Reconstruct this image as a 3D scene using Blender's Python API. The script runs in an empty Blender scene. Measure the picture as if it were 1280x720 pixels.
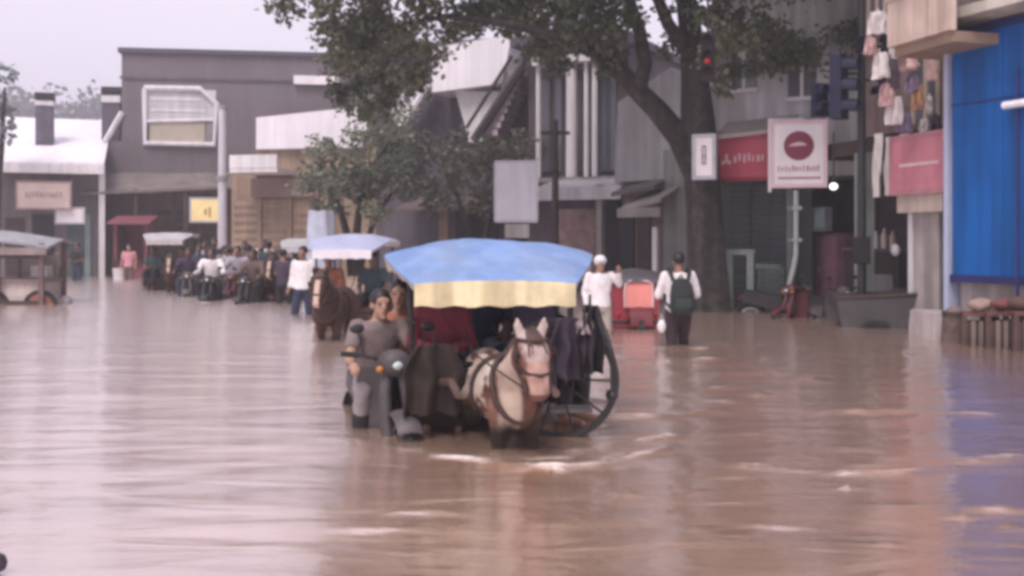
import bpy, math, random
from mathutils import Vector, Matrix, Euler, noise
R = math.radians; V = Vector
random.seed(7)
sc = bpy.context.scene
COL = sc.collection
CAMZ, FPX, HOR = 1.35, 1280.0, 300.0       # eye height over the flood, focal length in photo pixels, horizon row
ROAD = -0.42                                # the road lies this far under the water

def at(px, py, Y):
    return Vector(((px - 640) / FPX * Y, Y, CAMZ - (py - HOR) / FPX * Y))
def on_water(px, py):
    return at(px, py, CAMZ * FPX / (py - HOR))

# ------------------------------------------------------------------ materials
MATS = {}
def mat(name, col, rough=.7, var=.18, scale=4.0, metal=0.0, bump=.0, streak=.0, spec=.4, col2=None, emit=None, trans=0.0):
    if name in MATS: return MATS[name]
    m = bpy.data.materials.new(name); m.use_nodes = True
    nt = m.node_tree; N = nt.nodes; L = nt.links
    b = N['Principled BSDF']
    b.inputs['Roughness'].default_value = rough
    b.inputs['Metallic'].default_value = metal
    b.inputs['Specular IOR Level'].default_value = spec
    tc = N.new('ShaderNodeTexCoord')
    n1 = N.new('ShaderNodeTexNoise'); n1.inputs['Scale'].default_value = scale; n1.inputs['Detail'].default_value = 6
    n1.inputs['Roughness'].default_value = .65
    L.new(tc.outputs['Object'], n1.inputs['Vector'])
    ramp = N.new('ShaderNodeValToRGB')
    c2 = col2 if col2 else tuple(c * (1 - var * 1.6) for c in col)
    c1 = tuple(min(1, c * (1 + var * .6)) for c in col)
    ramp.color_ramp.elements[0].position = .3; ramp.color_ramp.elements[1].position = .68
    ramp.color_ramp.elements[0].color = (*c2, 1); ramp.color_ramp.elements[1].color = (*c1, 1)
    L.new(n1.outputs['Fac'], ramp.inputs['Fac'])
    out = ramp.outputs['Color']
    if streak > 0:                         # rain streaks running down a wall
        mp = N.new('ShaderNodeMapping'); mp.inputs['Scale'].default_value = (3.2, 3.2, .22)
        L.new(tc.outputs['Object'], mp.inputs['Vector'])
        n2 = N.new('ShaderNodeTexNoise'); n2.inputs['Scale'].default_value = 1.6; n2.inputs['Detail'].default_value = 5
        L.new(mp.outputs['Vector'], n2.inputs['Vector'])
        r2 = N.new('ShaderNodeValToRGB'); r2.color_ramp.elements[0].position = .42; r2.color_ramp.elements[1].position = .62
        r2.color_ramp.elements[0].color = (1 - streak, 1 - streak, 1 - streak * 1.05, 1); r2.color_ramp.elements[1].color = (1, 1, 1, 1)
        L.new(n2.outputs['Fac'], r2.inputs['Fac'])
        mx = N.new('ShaderNodeMix'); mx.data_type = 'RGBA'; mx.blend_type = 'MULTIPLY'; mx.inputs[0].default_value = 1
        L.new(out, mx.inputs[6]); L.new(r2.outputs['Color'], mx.inputs[7]); out = mx.outputs[2]
    L.new(out, b.inputs['Base Color'])
    if bump > 0:
        n3 = N.new('ShaderNodeTexNoise'); n3.inputs['Scale'].default_value = scale * 6; n3.inputs['Detail'].default_value = 4
        L.new(tc.outputs['Object'], n3.inputs['Vector'])
        bp = N.new('ShaderNodeBump'); bp.inputs['Strength'].default_value = bump; bp.inputs['Distance'].default_value = .02
        L.new(n3.outputs['Fac'], bp.inputs['Height']); L.new(bp.outputs['Normal'], b.inputs['Normal'])
    if emit:
        b.inputs['Emission Color'].default_value = (*col, 1); b.inputs['Emission Strength'].default_value = emit
    if trans > 0:
        b.inputs['Subsurface Weight'].default_value = 0
    MATS[name] = m
    return m

def leaf_mat(name, dark, light):
    if name in MATS: return MATS[name]
    m = bpy.data.materials.new(name); m.use_nodes = True
    N = m.node_tree.nodes; L = m.node_tree.links; b = N['Principled BSDF']
    at_ = N.new('ShaderNodeAttribute'); at_.attribute_name = 'tint'
    r = N.new('ShaderNodeValToRGB'); r.color_ramp.elements[0].color = (*dark, 1); r.color_ramp.elements[1].color = (*light, 1)
    L.new(at_.outputs['Fac'], r.inputs['Fac']); L.new(r.outputs['Color'], b.inputs['Base Color'])
    b.inputs['Roughness'].default_value = .5
    tr = N.new('ShaderNodeBsdfTranslucent'); L.new(r.outputs['Color'], tr.inputs['Color'])
    mx = N.new('ShaderNodeMixShader'); mx.inputs[0].default_value = .25
    L.new(b.outputs[0], mx.inputs[1]); L.new(tr.outputs[0], mx.inputs[2])
    L.new(mx.outputs[0], N['Material Output'].inputs['Surface'])
    MATS[name] = m; return m

def coat_mat(name):
    m = bpy.data.materials.new(name); m.use_nodes = True
    N = m.node_tree.nodes; L = m.node_tree.links; b = N['Principled BSDF']
    a = N.new('ShaderNodeAttribute'); a.attribute_name = 'coat'
    tc = N.new('ShaderNodeTexCoord'); n = N.new('ShaderNodeTexNoise'); n.inputs['Scale'].default_value = 14; n.inputs['Detail'].default_value = 6
    L.new(tc.outputs['Object'], n.inputs['Vector'])
    r = N.new('ShaderNodeValToRGB'); r.color_ramp.elements[0].color = (.72, .72, .72, 1); r.color_ramp.elements[1].color = (1, 1, 1, 1)
    L.new(n.outputs['Fac'], r.inputs['Fac'])
    mx = N.new('ShaderNodeMix'); mx.data_type = 'RGBA'; mx.blend_type = 'MULTIPLY'; mx.inputs[0].default_value = 1
    L.new(a.outputs['Color'], mx.inputs[6]); L.new(r.outputs['Color'], mx.inputs[7]); L.new(mx.outputs[2], b.inputs['Base Color'])
    b.inputs['Roughness'].default_value = .85; b.inputs['Specular IOR Level'].default_value = .2
    return m

# ------------------------------------------------------------------ mesh builder
class MB:
    def __init__(s): s.v = []; s.f = []
    def add(s, vs, fs, M=None):
        o = len(s.v)
        s.v += [tuple(M @ Vector(p)) if M else tuple(p) for p in vs]
        s.f += [tuple(i + o for i in f) for f in fs]
        return s
    def box(s, x0, x1, y0, y1, z0, z1, M=None, taper=1.0):
        if x1 < x0: x0, x1 = x1, x0
        if y1 < y0: y0, y1 = y1, y0
        if z1 < z0: z0, z1 = z1, z0
        cx, cy = (x0 + x1) / 2, (y0 + y1) / 2; t = taper
        vs = [(x0, y0, z0), (x1, y0, z0), (x1, y1, z0), (x0, y1, z0)]
        vs += [(cx + (x - cx) * t, cy + (y - cy) * t, z1) for x, y, _ in vs]
        return s.add(vs, [(3, 2, 1, 0), (4, 5, 6, 7), (0, 1, 5, 4), (1, 2, 6, 5), (2, 3, 7, 6), (3, 0, 4, 7)], M)
    def tube(s, pts, r, n=8, M=None):
        pts = [Vector(p) for p in pts]; k = len(pts)
        rs = r if isinstance(r, (list, tuple)) else [r] * k
        vs = []; up = None
        for i, p in enumerate(pts):
            d = (pts[min(i + 1, k - 1)] - pts[max(i - 1, 0)])
            d = d.normalized() if d.length > 1e-9 else Vector((0, 0, 1))
            if up is None:
                up = Vector((0, 0, 1)) if abs(d.z) < .9 else Vector((1, 0, 0))
            a = d.cross(up).normalized(); up = a.cross(d).normalized()
            for j in range(n):
                t = 2 * math.pi * j / n
                vs.append(p + a * math.cos(t) * rs[i] + up * math.sin(t) * rs[i])
        fs = []
        for i in range(k - 1):
            for j in range(n):
                fs.append((i * n + j, i * n + (j + 1) % n, (i + 1) * n + (j + 1) % n, (i + 1) * n + j))
        fs.append(tuple(reversed(range(n)))); fs.append(tuple((k - 1) * n + j for j in range(n)))
        return s.add(vs, fs, M)
    def ell(s, c, r, n=12, m=8, M=None):
        if not isinstance(r, (tuple, list)): r = (r, r, r)
        c = Vector(c); vs = [c + Vector((0, 0, -r[2]))]
        for i in range(1, m):
            ph = -math.pi / 2 + math.pi * i / m
            for j in range(n):
                t = 2 * math.pi * j / n
                vs.append(c + Vector((r[0] * math.cos(ph) * math.cos(t), r[1] * math.cos(ph) * math.sin(t), r[2] * math.sin(ph))))
        vs.append(c + Vector((0, 0, r[2]))); top = len(vs) - 1
        fs = [(0, 1 + (j + 1) % n, 1 + j) for j in range(n)]
        for i in range(m - 2):
            for j in range(n):
                a = 1 + i * n; b = a + n
                fs.append((a + j, a + (j + 1) % n, b + (j + 1) % n, b + j))
        a = 1 + (m - 2) * n
        fs += [(a + j, a + (j + 1) % n, top) for j in range(n)]
        return s.add(vs, fs, M)
    def cap(s, a, ra, b, rb, n=10, ends=(1, 1), M=None):
        s.tube([a, b], [ra, rb], n, M)
        if ends[0]: s.ell(a, ra, n, 6, M)
        if ends[1]: s.ell(b, rb, n, 6, M)
        return s
    def lathe(s, prof, n=24, M=None):      # closed profile (r, z) spun round z
        vs = []; k = len(prof)
        for j in range(n):
            t = 2 * math.pi * j / n
            vs += [(r * math.cos(t), r * math.sin(t), z) for r, z in prof]
        fs = []
        for j in range(n):
            for i in range(k):
                a = j * k; b = ((j + 1) % n) * k
                fs.append((a + i, b + i, b + (i + 1) % k, a + (i + 1) % k))
        return s.add(vs, fs, M)
    def prism(s, poly, y0, y1, M=None):    # polygon in x,z pushed along y
        k = len(poly)
        vs = [(x, y0, z) for x, z in poly] + [(x, y1, z) for x, z in poly]
        fs = [tuple(range(k)), tuple(reversed(range(k, 2 * k)))]
        fs += [(i, i + k, (i + 1) % k + k, (i + 1) % k) for i in range(k)]
        return s.add(vs, fs, M)
    def slab(s, grid, th, M=None):         # grid[i][j] of points given thickness along z
        ni, nj = len(grid), len(grid[0])
        vs = [Vector(p) for row in grid for p in row]; n = len(vs)
        vs += [p - Vector((0, 0, th)) for p in vs]
        fs = []
        for i in range(ni - 1):
            for j in range(nj - 1):
                q = (i * nj + j, i * nj + j + 1, (i + 1) * nj + j + 1, (i + 1) * nj + j)
                fs.append(q); fs.append(tuple(n + t for t in reversed(q)))
        rim = [j for j in range(nj)] + [i * nj + nj - 1 for i in range(1, ni)] + [(ni - 1) * nj + j for j in range(nj - 2, -1, -1)] + [i * nj for i in range(ni - 2, 0, -1)]
        for a, b in zip(rim, rim[1:] + rim[:1]): fs.append((b, a, n + a, n + b))
        return s.add(vs, fs, M)
    def ribbed(s, u0, u1, z0, z1, d, n, dep=.03, vertical=False):
        pts = []; k = n * 4
        for i in range(k + 1):
            t = i / k; o = [0, -dep, -dep, 0][i % 4]
            pts.append((t, d + o))
        if vertical:
            poly = [(u0 + (u1 - u0) * t, y) for t, y in pts]
            vs = [(x, y, z0) for x, y in poly] + [(x, y, z1) for x, y in poly]
        else:
            poly = [(z0 + (z1 - z0) * t, y) for t, y in pts]
            vs = [(u0, y, z) for z, y in poly] + [(u1, y, z) for z, y in poly]
        m = len(poly)
        fs = [(i, i + 1, m + i + 1, m + i) for i in range(m - 1)]
        s.add(vs, fs)
        return s.box(u0, u1, d + .004, d + .05, z0, z1)
    def build(s, name, m, parent=None, smooth=None, vox=None, relax=3, after=None, kind=None):
        me = bpy.data.meshes.new(name); me.from_pydata(s.v, [], s.f); me.update()
        if m: me.materials.append(m)
        o = bpy.data.objects.new(name, me); COL.objects.link(o)
        if parent: o.parent = parent
        if kind: o['kind'] = kind
        if smooth is not None and not vox:
            me.shade_smooth(); me.set_sharp_from_angle(angle=R(smooth))
        if vox:
            md = o.modifiers.new('r', 'REMESH'); md.mode = 'VOXEL'; md.voxel_size = vox
            ms = o.modifiers.new('s', 'SMOOTH'); ms.iterations = relax; ms.factor = .5
            PENDING.append((o, after))
        elif after: after(me)
        return o
PENDING = []

def thing(name, label, cat, loc=(0, 0, 0), rotz=0, group=None):
    o = bpy.data.objects.new(name, None); COL.objects.link(o)
    o.empty_display_size = .2
    o.location = loc; o.rotation_euler = (0, 0, rotz)
    o['label'] = label; o['category'] = cat
    if group: o['group'] = group
    return o
def tag(o, label, cat, group=None):
    o['label'] = label; o['category'] = cat
    if group: o['group'] = group
    return o
def kids(o): return [c for c in COL.objects if c.parent == o]
def copy_tree(o, parent=None):
    c = o.copy(); COL.objects.link(c); c.parent = parent
    for ch in kids(o): copy_tree(ch, c)
    return c

# ------------------------------------------------------------------ facades
class Facade:
    """plan line A-B of a front; local x runs along it, y away from the street, z up"""
    def __init__(s, pxa, Ya, pxb, Yb):
        s.A = Vector(((pxa - 640) / FPX * Ya, Ya, 0)); B = Vector(((pxb - 640) / FPX * Yb, Yb, 0))
        d = B - s.A; s.len = d.length; s.ang = math.atan2(d.y, d.x); s.u = d.normalized(); s.n = Vector((-s.u.y, s.u.x, 0))
    def uz(s, px, py, d=0.0):
        ray = Vector(((px - 640) / FPX, 1, -(py - HOR) / FPX)); o = Vector((0, 0, CAMZ))
        t = ((s.A + s.n * d - o).dot(s.n)) / ray.dot(s.n)
        p = o + ray * t
        return (p - s.A).dot(s.u), p.z
    def pbox(s, mb, px0, py0, px1, py1, d0, d1):
        u0, z1 = s.uz(px0, py0, d0); u1, z0 = s.uz(px1, py1, d0)
        return mb.box(u0, u1, d0, d1, z0, z1)
    def world(s, u, d, z): return s.A + s.u * u + s.n * d + Vector((0, 0, z))
    def thing(s, name, label, cat, group=None): return thing(name, label, cat, (s.A.x, s.A.y, 0), s.ang, group)

# palette
purple_wall = mat('purple_grey_render', (.155, .13, .15), .85, .22, .35, streak=.10, bump=.2, col2=(.125, .10, .11))
mauve_wall = mat('mauve_render', (.20, .17, .185), .85, .16, .6, streak=.25, bump=.2)
pale_wall = mat('pale_grey_render', (.58, .57, .60), .85, .14, .7, streak=.3, bump=.2)
white_wall = mat('white_paint', (.72, .69, .72), .7, .10, .8, streak=.16, bump=.1)
roof_white = mat('white_roof_sheet', (.80, .76, .82), .45, .06, .7, streak=.1)
tan_wall = mat('tan_render', (.33, .235, .17), .85, .2, .7, streak=.25, bump=.2)
brown_wall = mat('brown_render', (.20, .135, .12), .85, .22, .8, streak=.25, bump=.2)
dark_wood = mat('dark_timber', (.055, .036, .032), .7, .3, 3, bump=.3)
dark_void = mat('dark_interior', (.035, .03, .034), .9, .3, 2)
red_wall = mat('faded_red_paint', (.26, .075, .095), .8, .25, 1.0, streak=.25)
beige = mat('beige_paint', (.52, .42, .36), .75, .15, 1.2, streak=.2)
blue_paint = mat('blue_paint', (.004, .105, .39), .6, .18, .7, streak=.3, spec=.15, bump=.15)
navy_paint = mat('navy_paint', (.012, .018, .12), .5, .2, 2)
glass_dark = mat('dark_window_glass', (.10, .10, .12), .15, .1, 3, spec=.6)
glass_pale = mat('pale_window_glass', (.42, .41, .47), .2, .12, 1.2, spec=.6)
steel = mat('galvanised_steel', (.42, .42, .45), .4, .15, 5, metal=.5)
black_metal = mat('black_painted_metal', (.02, .019, .021), .45, .3, 6)
rubber = mat('black_rubber', (.022, .02, .02), .8, .3, 10)
concrete = mat('weathered_concrete', (.36, .34, .34), .9, .2, 1.6, streak=.25, bump=.3)
sign_white = mat('white_sign_face', (.84, .78, .81), .5, .07, 2, streak=.08)
sign_red = mat('red_sign_face', (.52, .085, .13), .5, .12, 2, streak=.1)
sign_pink = mat('pink_sign_face', (.60, .22, .27), .55, .15, 2, streak=.15)
grey_print = mat('grey_print', (.33, .27, .32), .6, .1, 4)
pale_print = mat('pale_print', (.72, .50, .53), .6, .08, 4)

exec_parts = []
# ================================================================== SETTING
TANX = 0     # wavelets have long crests across the street, so the gloss is spread along the view down it
def water_material():
    m = bpy.data.materials.new('muddy_flood_water'); m.use_nodes = True
    N = m.node_tree.nodes; L = m.node_tree.links
    N.remove(N['Principled BSDF'])
    tc = N.new('ShaderNodeTexCoord')
    mp = N.new('ShaderNodeMapping'); mp.inputs['Scale'].default_value = (.5, 1.6, 1)
    L.new(tc.outputs['Object'], mp.inputs['Vector'])
    n1 = N.new('ShaderNodeTexNoise'); n1.inputs['Scale'].default_value = .9; n1.inputs['Detail'].default_value = 7
    L.new(mp.outputs[0], n1.inputs['Vector'])
    r = N.new('ShaderNodeValToRGB'); r.color_ramp.elements[0].position = .35; r.color_ramp.elements[1].position = .68
    r.color_ramp.elements[0].color = (.31, .165, .098, 1); r.color_ramp.elements[1].color = (.42, .24, .15, 1)
    L.new(n1.outputs['Fac'], r.inputs['Fac'])
    at_ = N.new('ShaderNodeAttribute'); at_.attribute_name = 'foam_glint'
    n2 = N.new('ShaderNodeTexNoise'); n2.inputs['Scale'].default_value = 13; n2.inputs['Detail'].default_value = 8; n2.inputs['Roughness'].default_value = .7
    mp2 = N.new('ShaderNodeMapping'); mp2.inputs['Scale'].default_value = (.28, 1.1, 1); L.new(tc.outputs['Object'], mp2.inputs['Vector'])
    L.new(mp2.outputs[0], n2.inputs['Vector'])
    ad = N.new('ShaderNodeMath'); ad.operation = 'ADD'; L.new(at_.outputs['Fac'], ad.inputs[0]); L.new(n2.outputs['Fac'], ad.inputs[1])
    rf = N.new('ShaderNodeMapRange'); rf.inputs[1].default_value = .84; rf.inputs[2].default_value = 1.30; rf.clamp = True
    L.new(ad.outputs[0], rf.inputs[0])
    cm = N.new('ShaderNodeMix'); cm.data_type = 'RGBA'; cm.inputs[7].default_value = (.80, .70, .66, 1)  # pale froth colour, which also paints the sky glints on wavelet crests
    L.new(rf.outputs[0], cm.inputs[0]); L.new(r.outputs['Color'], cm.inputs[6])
    # fine ripples, long across the street
    mp3 = N.new('ShaderNodeMapping'); mp3.inputs['Scale'].default_value = (.55, 1.7, 1); L.new(tc.outputs['Object'], mp3.inputs['Vector'])
    n3 = N.new('ShaderNodeTexNoise'); n3.inputs['Scale'].default_value = 1.5; n3.inputs['Detail'].default_value = 6; n3.inputs['Distortion'].default_value = .6
    L.new(mp3.outputs[0], n3.inputs['Vector'])
    bp = N.new('ShaderNodeBump'); bp.inputs['Strength'].default_value = .62; bp.inputs['Distance'].default_value = .05
    L.new(n3.outputs['Fac'], bp.inputs['Height'])
    df = N.new('ShaderNodeBsdfDiffuse'); L.new(cm.outputs[2], df.inputs['Color']); L.new(bp.outputs[0], df.inputs['Normal'])
    gl = N.new('ShaderNodeBsdfGlossy'); gl.inputs['Roughness'].default_value = .175; gl.inputs['Anisotropy'].default_value = .5
    tv = N.new('ShaderNodeCombineXYZ'); tv.inputs[TANX].default_value = 1; L.new(tv.outputs[0], gl.inputs['Tangent']); L.new(bp.outputs[0], gl.inputs['Normal'])
    gl.inputs['Color'].default_value = (.97, .95, .96, 1)
    lw = N.new('ShaderNodeLayerWeight'); lw.inputs['Blend'].default_value = .5
    L.new(bp.outputs[0], lw.inputs['Normal'])
    pw = N.new('ShaderNodeMath'); pw.operation = 'POWER'; pw.inputs[1].default_value = 1.2; L.new(lw.outputs['Facing'], pw.inputs[0])
    fr = N.new('ShaderNodeMapRange'); fr.inputs[3].default_value = .12; fr.inputs[4].default_value = .92; L.new(pw.outputs[0], fr.inputs[0])
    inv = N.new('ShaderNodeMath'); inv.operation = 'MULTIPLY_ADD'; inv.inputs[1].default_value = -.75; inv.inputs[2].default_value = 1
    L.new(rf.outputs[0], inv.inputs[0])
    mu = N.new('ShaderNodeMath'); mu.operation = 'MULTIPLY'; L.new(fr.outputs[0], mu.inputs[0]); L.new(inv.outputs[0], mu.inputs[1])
    mx = N.new('ShaderNodeMixShader'); L.new(mu.outputs[0], mx.inputs[0]); L.new(df.outputs[0], mx.inputs[1]); L.new(gl.outputs[0], mx.inputs[2])
    L.new(mx.outputs[0], N['Material Output'].inputs['Surface'])
    return m

RIDGES = []     # (list of plan points, height, width, froth with painted sky glint)
def ridge(pts, h, w, foam_glint=.0): RIDGES.append(([Vector((p.x, p.y)) for p in pts], h, w, foam_glint))
def seg_dist(p, a, b):
    ab = b - a; t = max(0, min(1, (p - a).dot(ab) / max(ab.length_squared, 1e-9)))
    return (p - a - ab * t).length

def make_water():
    # wavelets thrown out by the cart, the motorcycle and the waders (traced where they lie on the water)
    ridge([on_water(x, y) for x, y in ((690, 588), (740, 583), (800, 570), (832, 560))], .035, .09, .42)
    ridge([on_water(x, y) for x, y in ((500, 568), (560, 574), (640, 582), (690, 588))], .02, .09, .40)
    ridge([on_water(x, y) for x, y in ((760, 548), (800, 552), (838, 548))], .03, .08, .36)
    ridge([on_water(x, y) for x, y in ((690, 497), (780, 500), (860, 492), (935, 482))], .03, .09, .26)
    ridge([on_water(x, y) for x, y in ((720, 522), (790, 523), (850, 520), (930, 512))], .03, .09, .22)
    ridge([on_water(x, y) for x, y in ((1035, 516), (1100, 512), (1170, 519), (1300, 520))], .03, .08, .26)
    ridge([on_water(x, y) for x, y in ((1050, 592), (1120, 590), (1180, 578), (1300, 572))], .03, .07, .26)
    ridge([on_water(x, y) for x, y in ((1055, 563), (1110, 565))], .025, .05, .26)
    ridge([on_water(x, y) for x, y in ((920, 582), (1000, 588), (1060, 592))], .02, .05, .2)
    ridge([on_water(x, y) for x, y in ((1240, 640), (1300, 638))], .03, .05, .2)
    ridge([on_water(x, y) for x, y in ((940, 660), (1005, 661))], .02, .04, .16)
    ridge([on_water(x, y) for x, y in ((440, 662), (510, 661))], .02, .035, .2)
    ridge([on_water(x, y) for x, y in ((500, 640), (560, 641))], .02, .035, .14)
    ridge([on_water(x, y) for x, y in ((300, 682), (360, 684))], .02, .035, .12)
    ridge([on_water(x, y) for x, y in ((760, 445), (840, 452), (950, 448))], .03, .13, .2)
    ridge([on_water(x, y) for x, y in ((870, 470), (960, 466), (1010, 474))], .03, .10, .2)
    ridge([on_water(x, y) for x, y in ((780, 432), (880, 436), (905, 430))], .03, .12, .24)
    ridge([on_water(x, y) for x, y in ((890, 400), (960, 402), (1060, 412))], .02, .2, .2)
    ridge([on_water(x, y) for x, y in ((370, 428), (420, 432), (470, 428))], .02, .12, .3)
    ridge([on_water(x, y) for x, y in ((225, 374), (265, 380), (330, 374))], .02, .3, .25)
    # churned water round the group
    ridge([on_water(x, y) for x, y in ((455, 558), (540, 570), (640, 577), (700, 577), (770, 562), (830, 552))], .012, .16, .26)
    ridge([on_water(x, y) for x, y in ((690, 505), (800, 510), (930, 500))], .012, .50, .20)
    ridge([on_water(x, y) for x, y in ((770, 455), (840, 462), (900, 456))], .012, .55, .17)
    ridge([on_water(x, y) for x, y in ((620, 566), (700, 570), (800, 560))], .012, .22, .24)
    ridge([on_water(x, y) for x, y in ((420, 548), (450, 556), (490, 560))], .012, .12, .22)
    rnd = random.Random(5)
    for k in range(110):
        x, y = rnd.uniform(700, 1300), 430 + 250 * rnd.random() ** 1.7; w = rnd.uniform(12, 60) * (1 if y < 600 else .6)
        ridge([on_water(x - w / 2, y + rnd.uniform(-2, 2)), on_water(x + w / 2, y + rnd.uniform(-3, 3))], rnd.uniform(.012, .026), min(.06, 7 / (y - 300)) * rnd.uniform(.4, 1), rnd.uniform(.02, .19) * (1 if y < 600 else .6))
    for k in range(14):
        x, y = rnd.uniform(430, 700), rnd.uniform(600, 715); w = rnd.uniform(14, 60)
        ridge([on_water(x - w / 2, y + rnd.uniform(-2, 2)), on_water(x + w / 2, y + rnd.uniform(-2, 2))], rnd.uniform(.006, .012), rnd.uniform(.010, .018), rnd.uniform(0, .12))
    boxes = []
    for pts, h, w, fo in RIDGES:
        xs = [p.x for p in pts]; ys = [p.y for p in pts]; m = w * 3.2
        boxes.append((min(xs) - m, max(xs) + m, min(ys) - m, max(ys) + m))
    ys = [2.4]
    while ys[-1] < 32: ys.append(ys[-1] * 1.0062)
    xs = [-14 + .075 * i for i in range(int(28 / .075) + 1)]
    X0, X1, Y0, Y1 = xs[0], xs[-1], ys[0], ys[-1]
    waves = []
    for k in range(16):
        lam = rnd.uniform(.28, 1.5); a = rnd.gauss(math.pi / 2, .38)
        waves.append((math.cos(a) * 2 * math.pi / lam, math.sin(a) * 2 * math.pi / lam, rnd.uniform(0, 6.28), .0010 * lam ** .9))
    vs = []; foam_glint = []
    for y in ys:
        act = [k for k, b in enumerate(boxes) if b[2] < y < b[3]]
        for x in xs:
            e = min(1, (x - X0) / 1.5, (X1 - x) / 1.5, (y - Y0) / .5, (Y1 - y) / 3)
            z = 0.0; fo = 0.0
            lump = .5 + noise.noise((x * .35, y * .35, 3.1))
            for kx, ky, ph, am in waves: z += am * math.sin(kx * x + ky * y + ph)
            z *= .35 + .9 * max(0, lump)
            p = None
            for k in act:
                b = boxes[k]
                if b[0] < x < b[1]:
                    if p is None: p = Vector((x, y + .07 * noise.noise((x * 1.3, y * 1.3, 9)) + .02 * noise.noise((x * 6, y * 6, 2))))
                    pts, h, w, f = RIDGES[k]
                    d = min(seg_dist(p, pts[i], pts[i + 1]) for i in range(len(pts) - 1))
                    g = math.exp(-(d / w) ** 2) * (.55 + .9 * noise.noise((x * 2.5, y * 2.5, k)))
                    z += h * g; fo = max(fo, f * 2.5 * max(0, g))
            vs.append((x, y, z * max(0, e))); foam_glint.append(fo)
    nx = len(xs); fs = []
    for i in range(len(ys) - 1):
        for j in range(nx - 1):
            fs.append((i * nx + j, i * nx + j + 1, (i + 1) * nx + j + 1, (i + 1) * nx + j))
    # the still sheet that carries on to the horizon
    B = 400.0
    def quad(x0, x1, y0, y1):
        o = len(vs); vs.extend([(x0, y0, 0), (x1, y0, 0), (x1, y1, 0), (x0, y1, 0)]); foam_glint.extend([0] * 4); fs.append((o, o + 1, o + 2, o + 3))
    quad(-B, B, -60, Y0); quad(-B, X0, Y0, Y1); quad(X1, B, Y0, Y1); quad(-B, B, Y1, B)
    me = bpy.data.meshes.new('flood_water'); me.from_pydata(vs, [], fs); me.update(); me.shade_smooth()
    a = me.attributes.new('foam_glint', 'FLOAT', 'POINT'); a.data.foreach_set('value', foam_glint)
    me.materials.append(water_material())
    o = bpy.data.objects.new('flood_water', me); COL.objects.link(o); o['kind'] = 'structure'
    g = MB(); g.box(-400, 400, -60, 400, ROAD - .3, ROAD)
    g.build('road', mat('asphalt', (.05, .048, .046), .9, .2, 2), kind='structure')
make_water()

# ================================================================== TREES
def leaves(clumps, size, per_m2, seed, after_tint=1.0):
    rnd = random.Random(seed); mb = MB(); tint = []
    for c, r in clumps:
        n = int(per_m2 * r * r)
        base = rnd.uniform(.15, .75)
        subs = [Vector((rnd.gauss(0, 1), rnd.gauss(0, 1), rnd.gauss(0, .8))).normalized() * r * rnd.uniform(.35, 1.0) for _ in range(9)]
        for k in range(n):
            s_ = rnd.choice(subs)
            p = c + s_ + Vector((rnd.gauss(0, .26), rnd.gauss(0, .26), rnd.gauss(0, .2))) * r
            d = Vector((rnd.uniform(-1, 1), rnd.uniform(-1, 1), rnd.uniform(-.9, .4))).normalized()
            w = d.cross(Vector((rnd.uniform(-1, 1), rnd.uniform(-1, 1), rnd.uniform(-1, 1)))).normalized()
            L_ = size * rnd.uniform(.6, 1.35); W_ = L_ * .32
            mb.add([p, p + d * L_ * .5 + w * W_, p + d * L_, p + d * L_ * .5 - w * W_], [(0, 1, 2, 3)])
            t = max(0, min(1, base + rnd.uniform(-.25, .25))); tint += [t] * 4
    def aft(me):
        a = me.attributes.new('tint', 'FLOAT', 'POINT'); a.data.foreach_set('value', tint)
    return mb, aft

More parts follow.
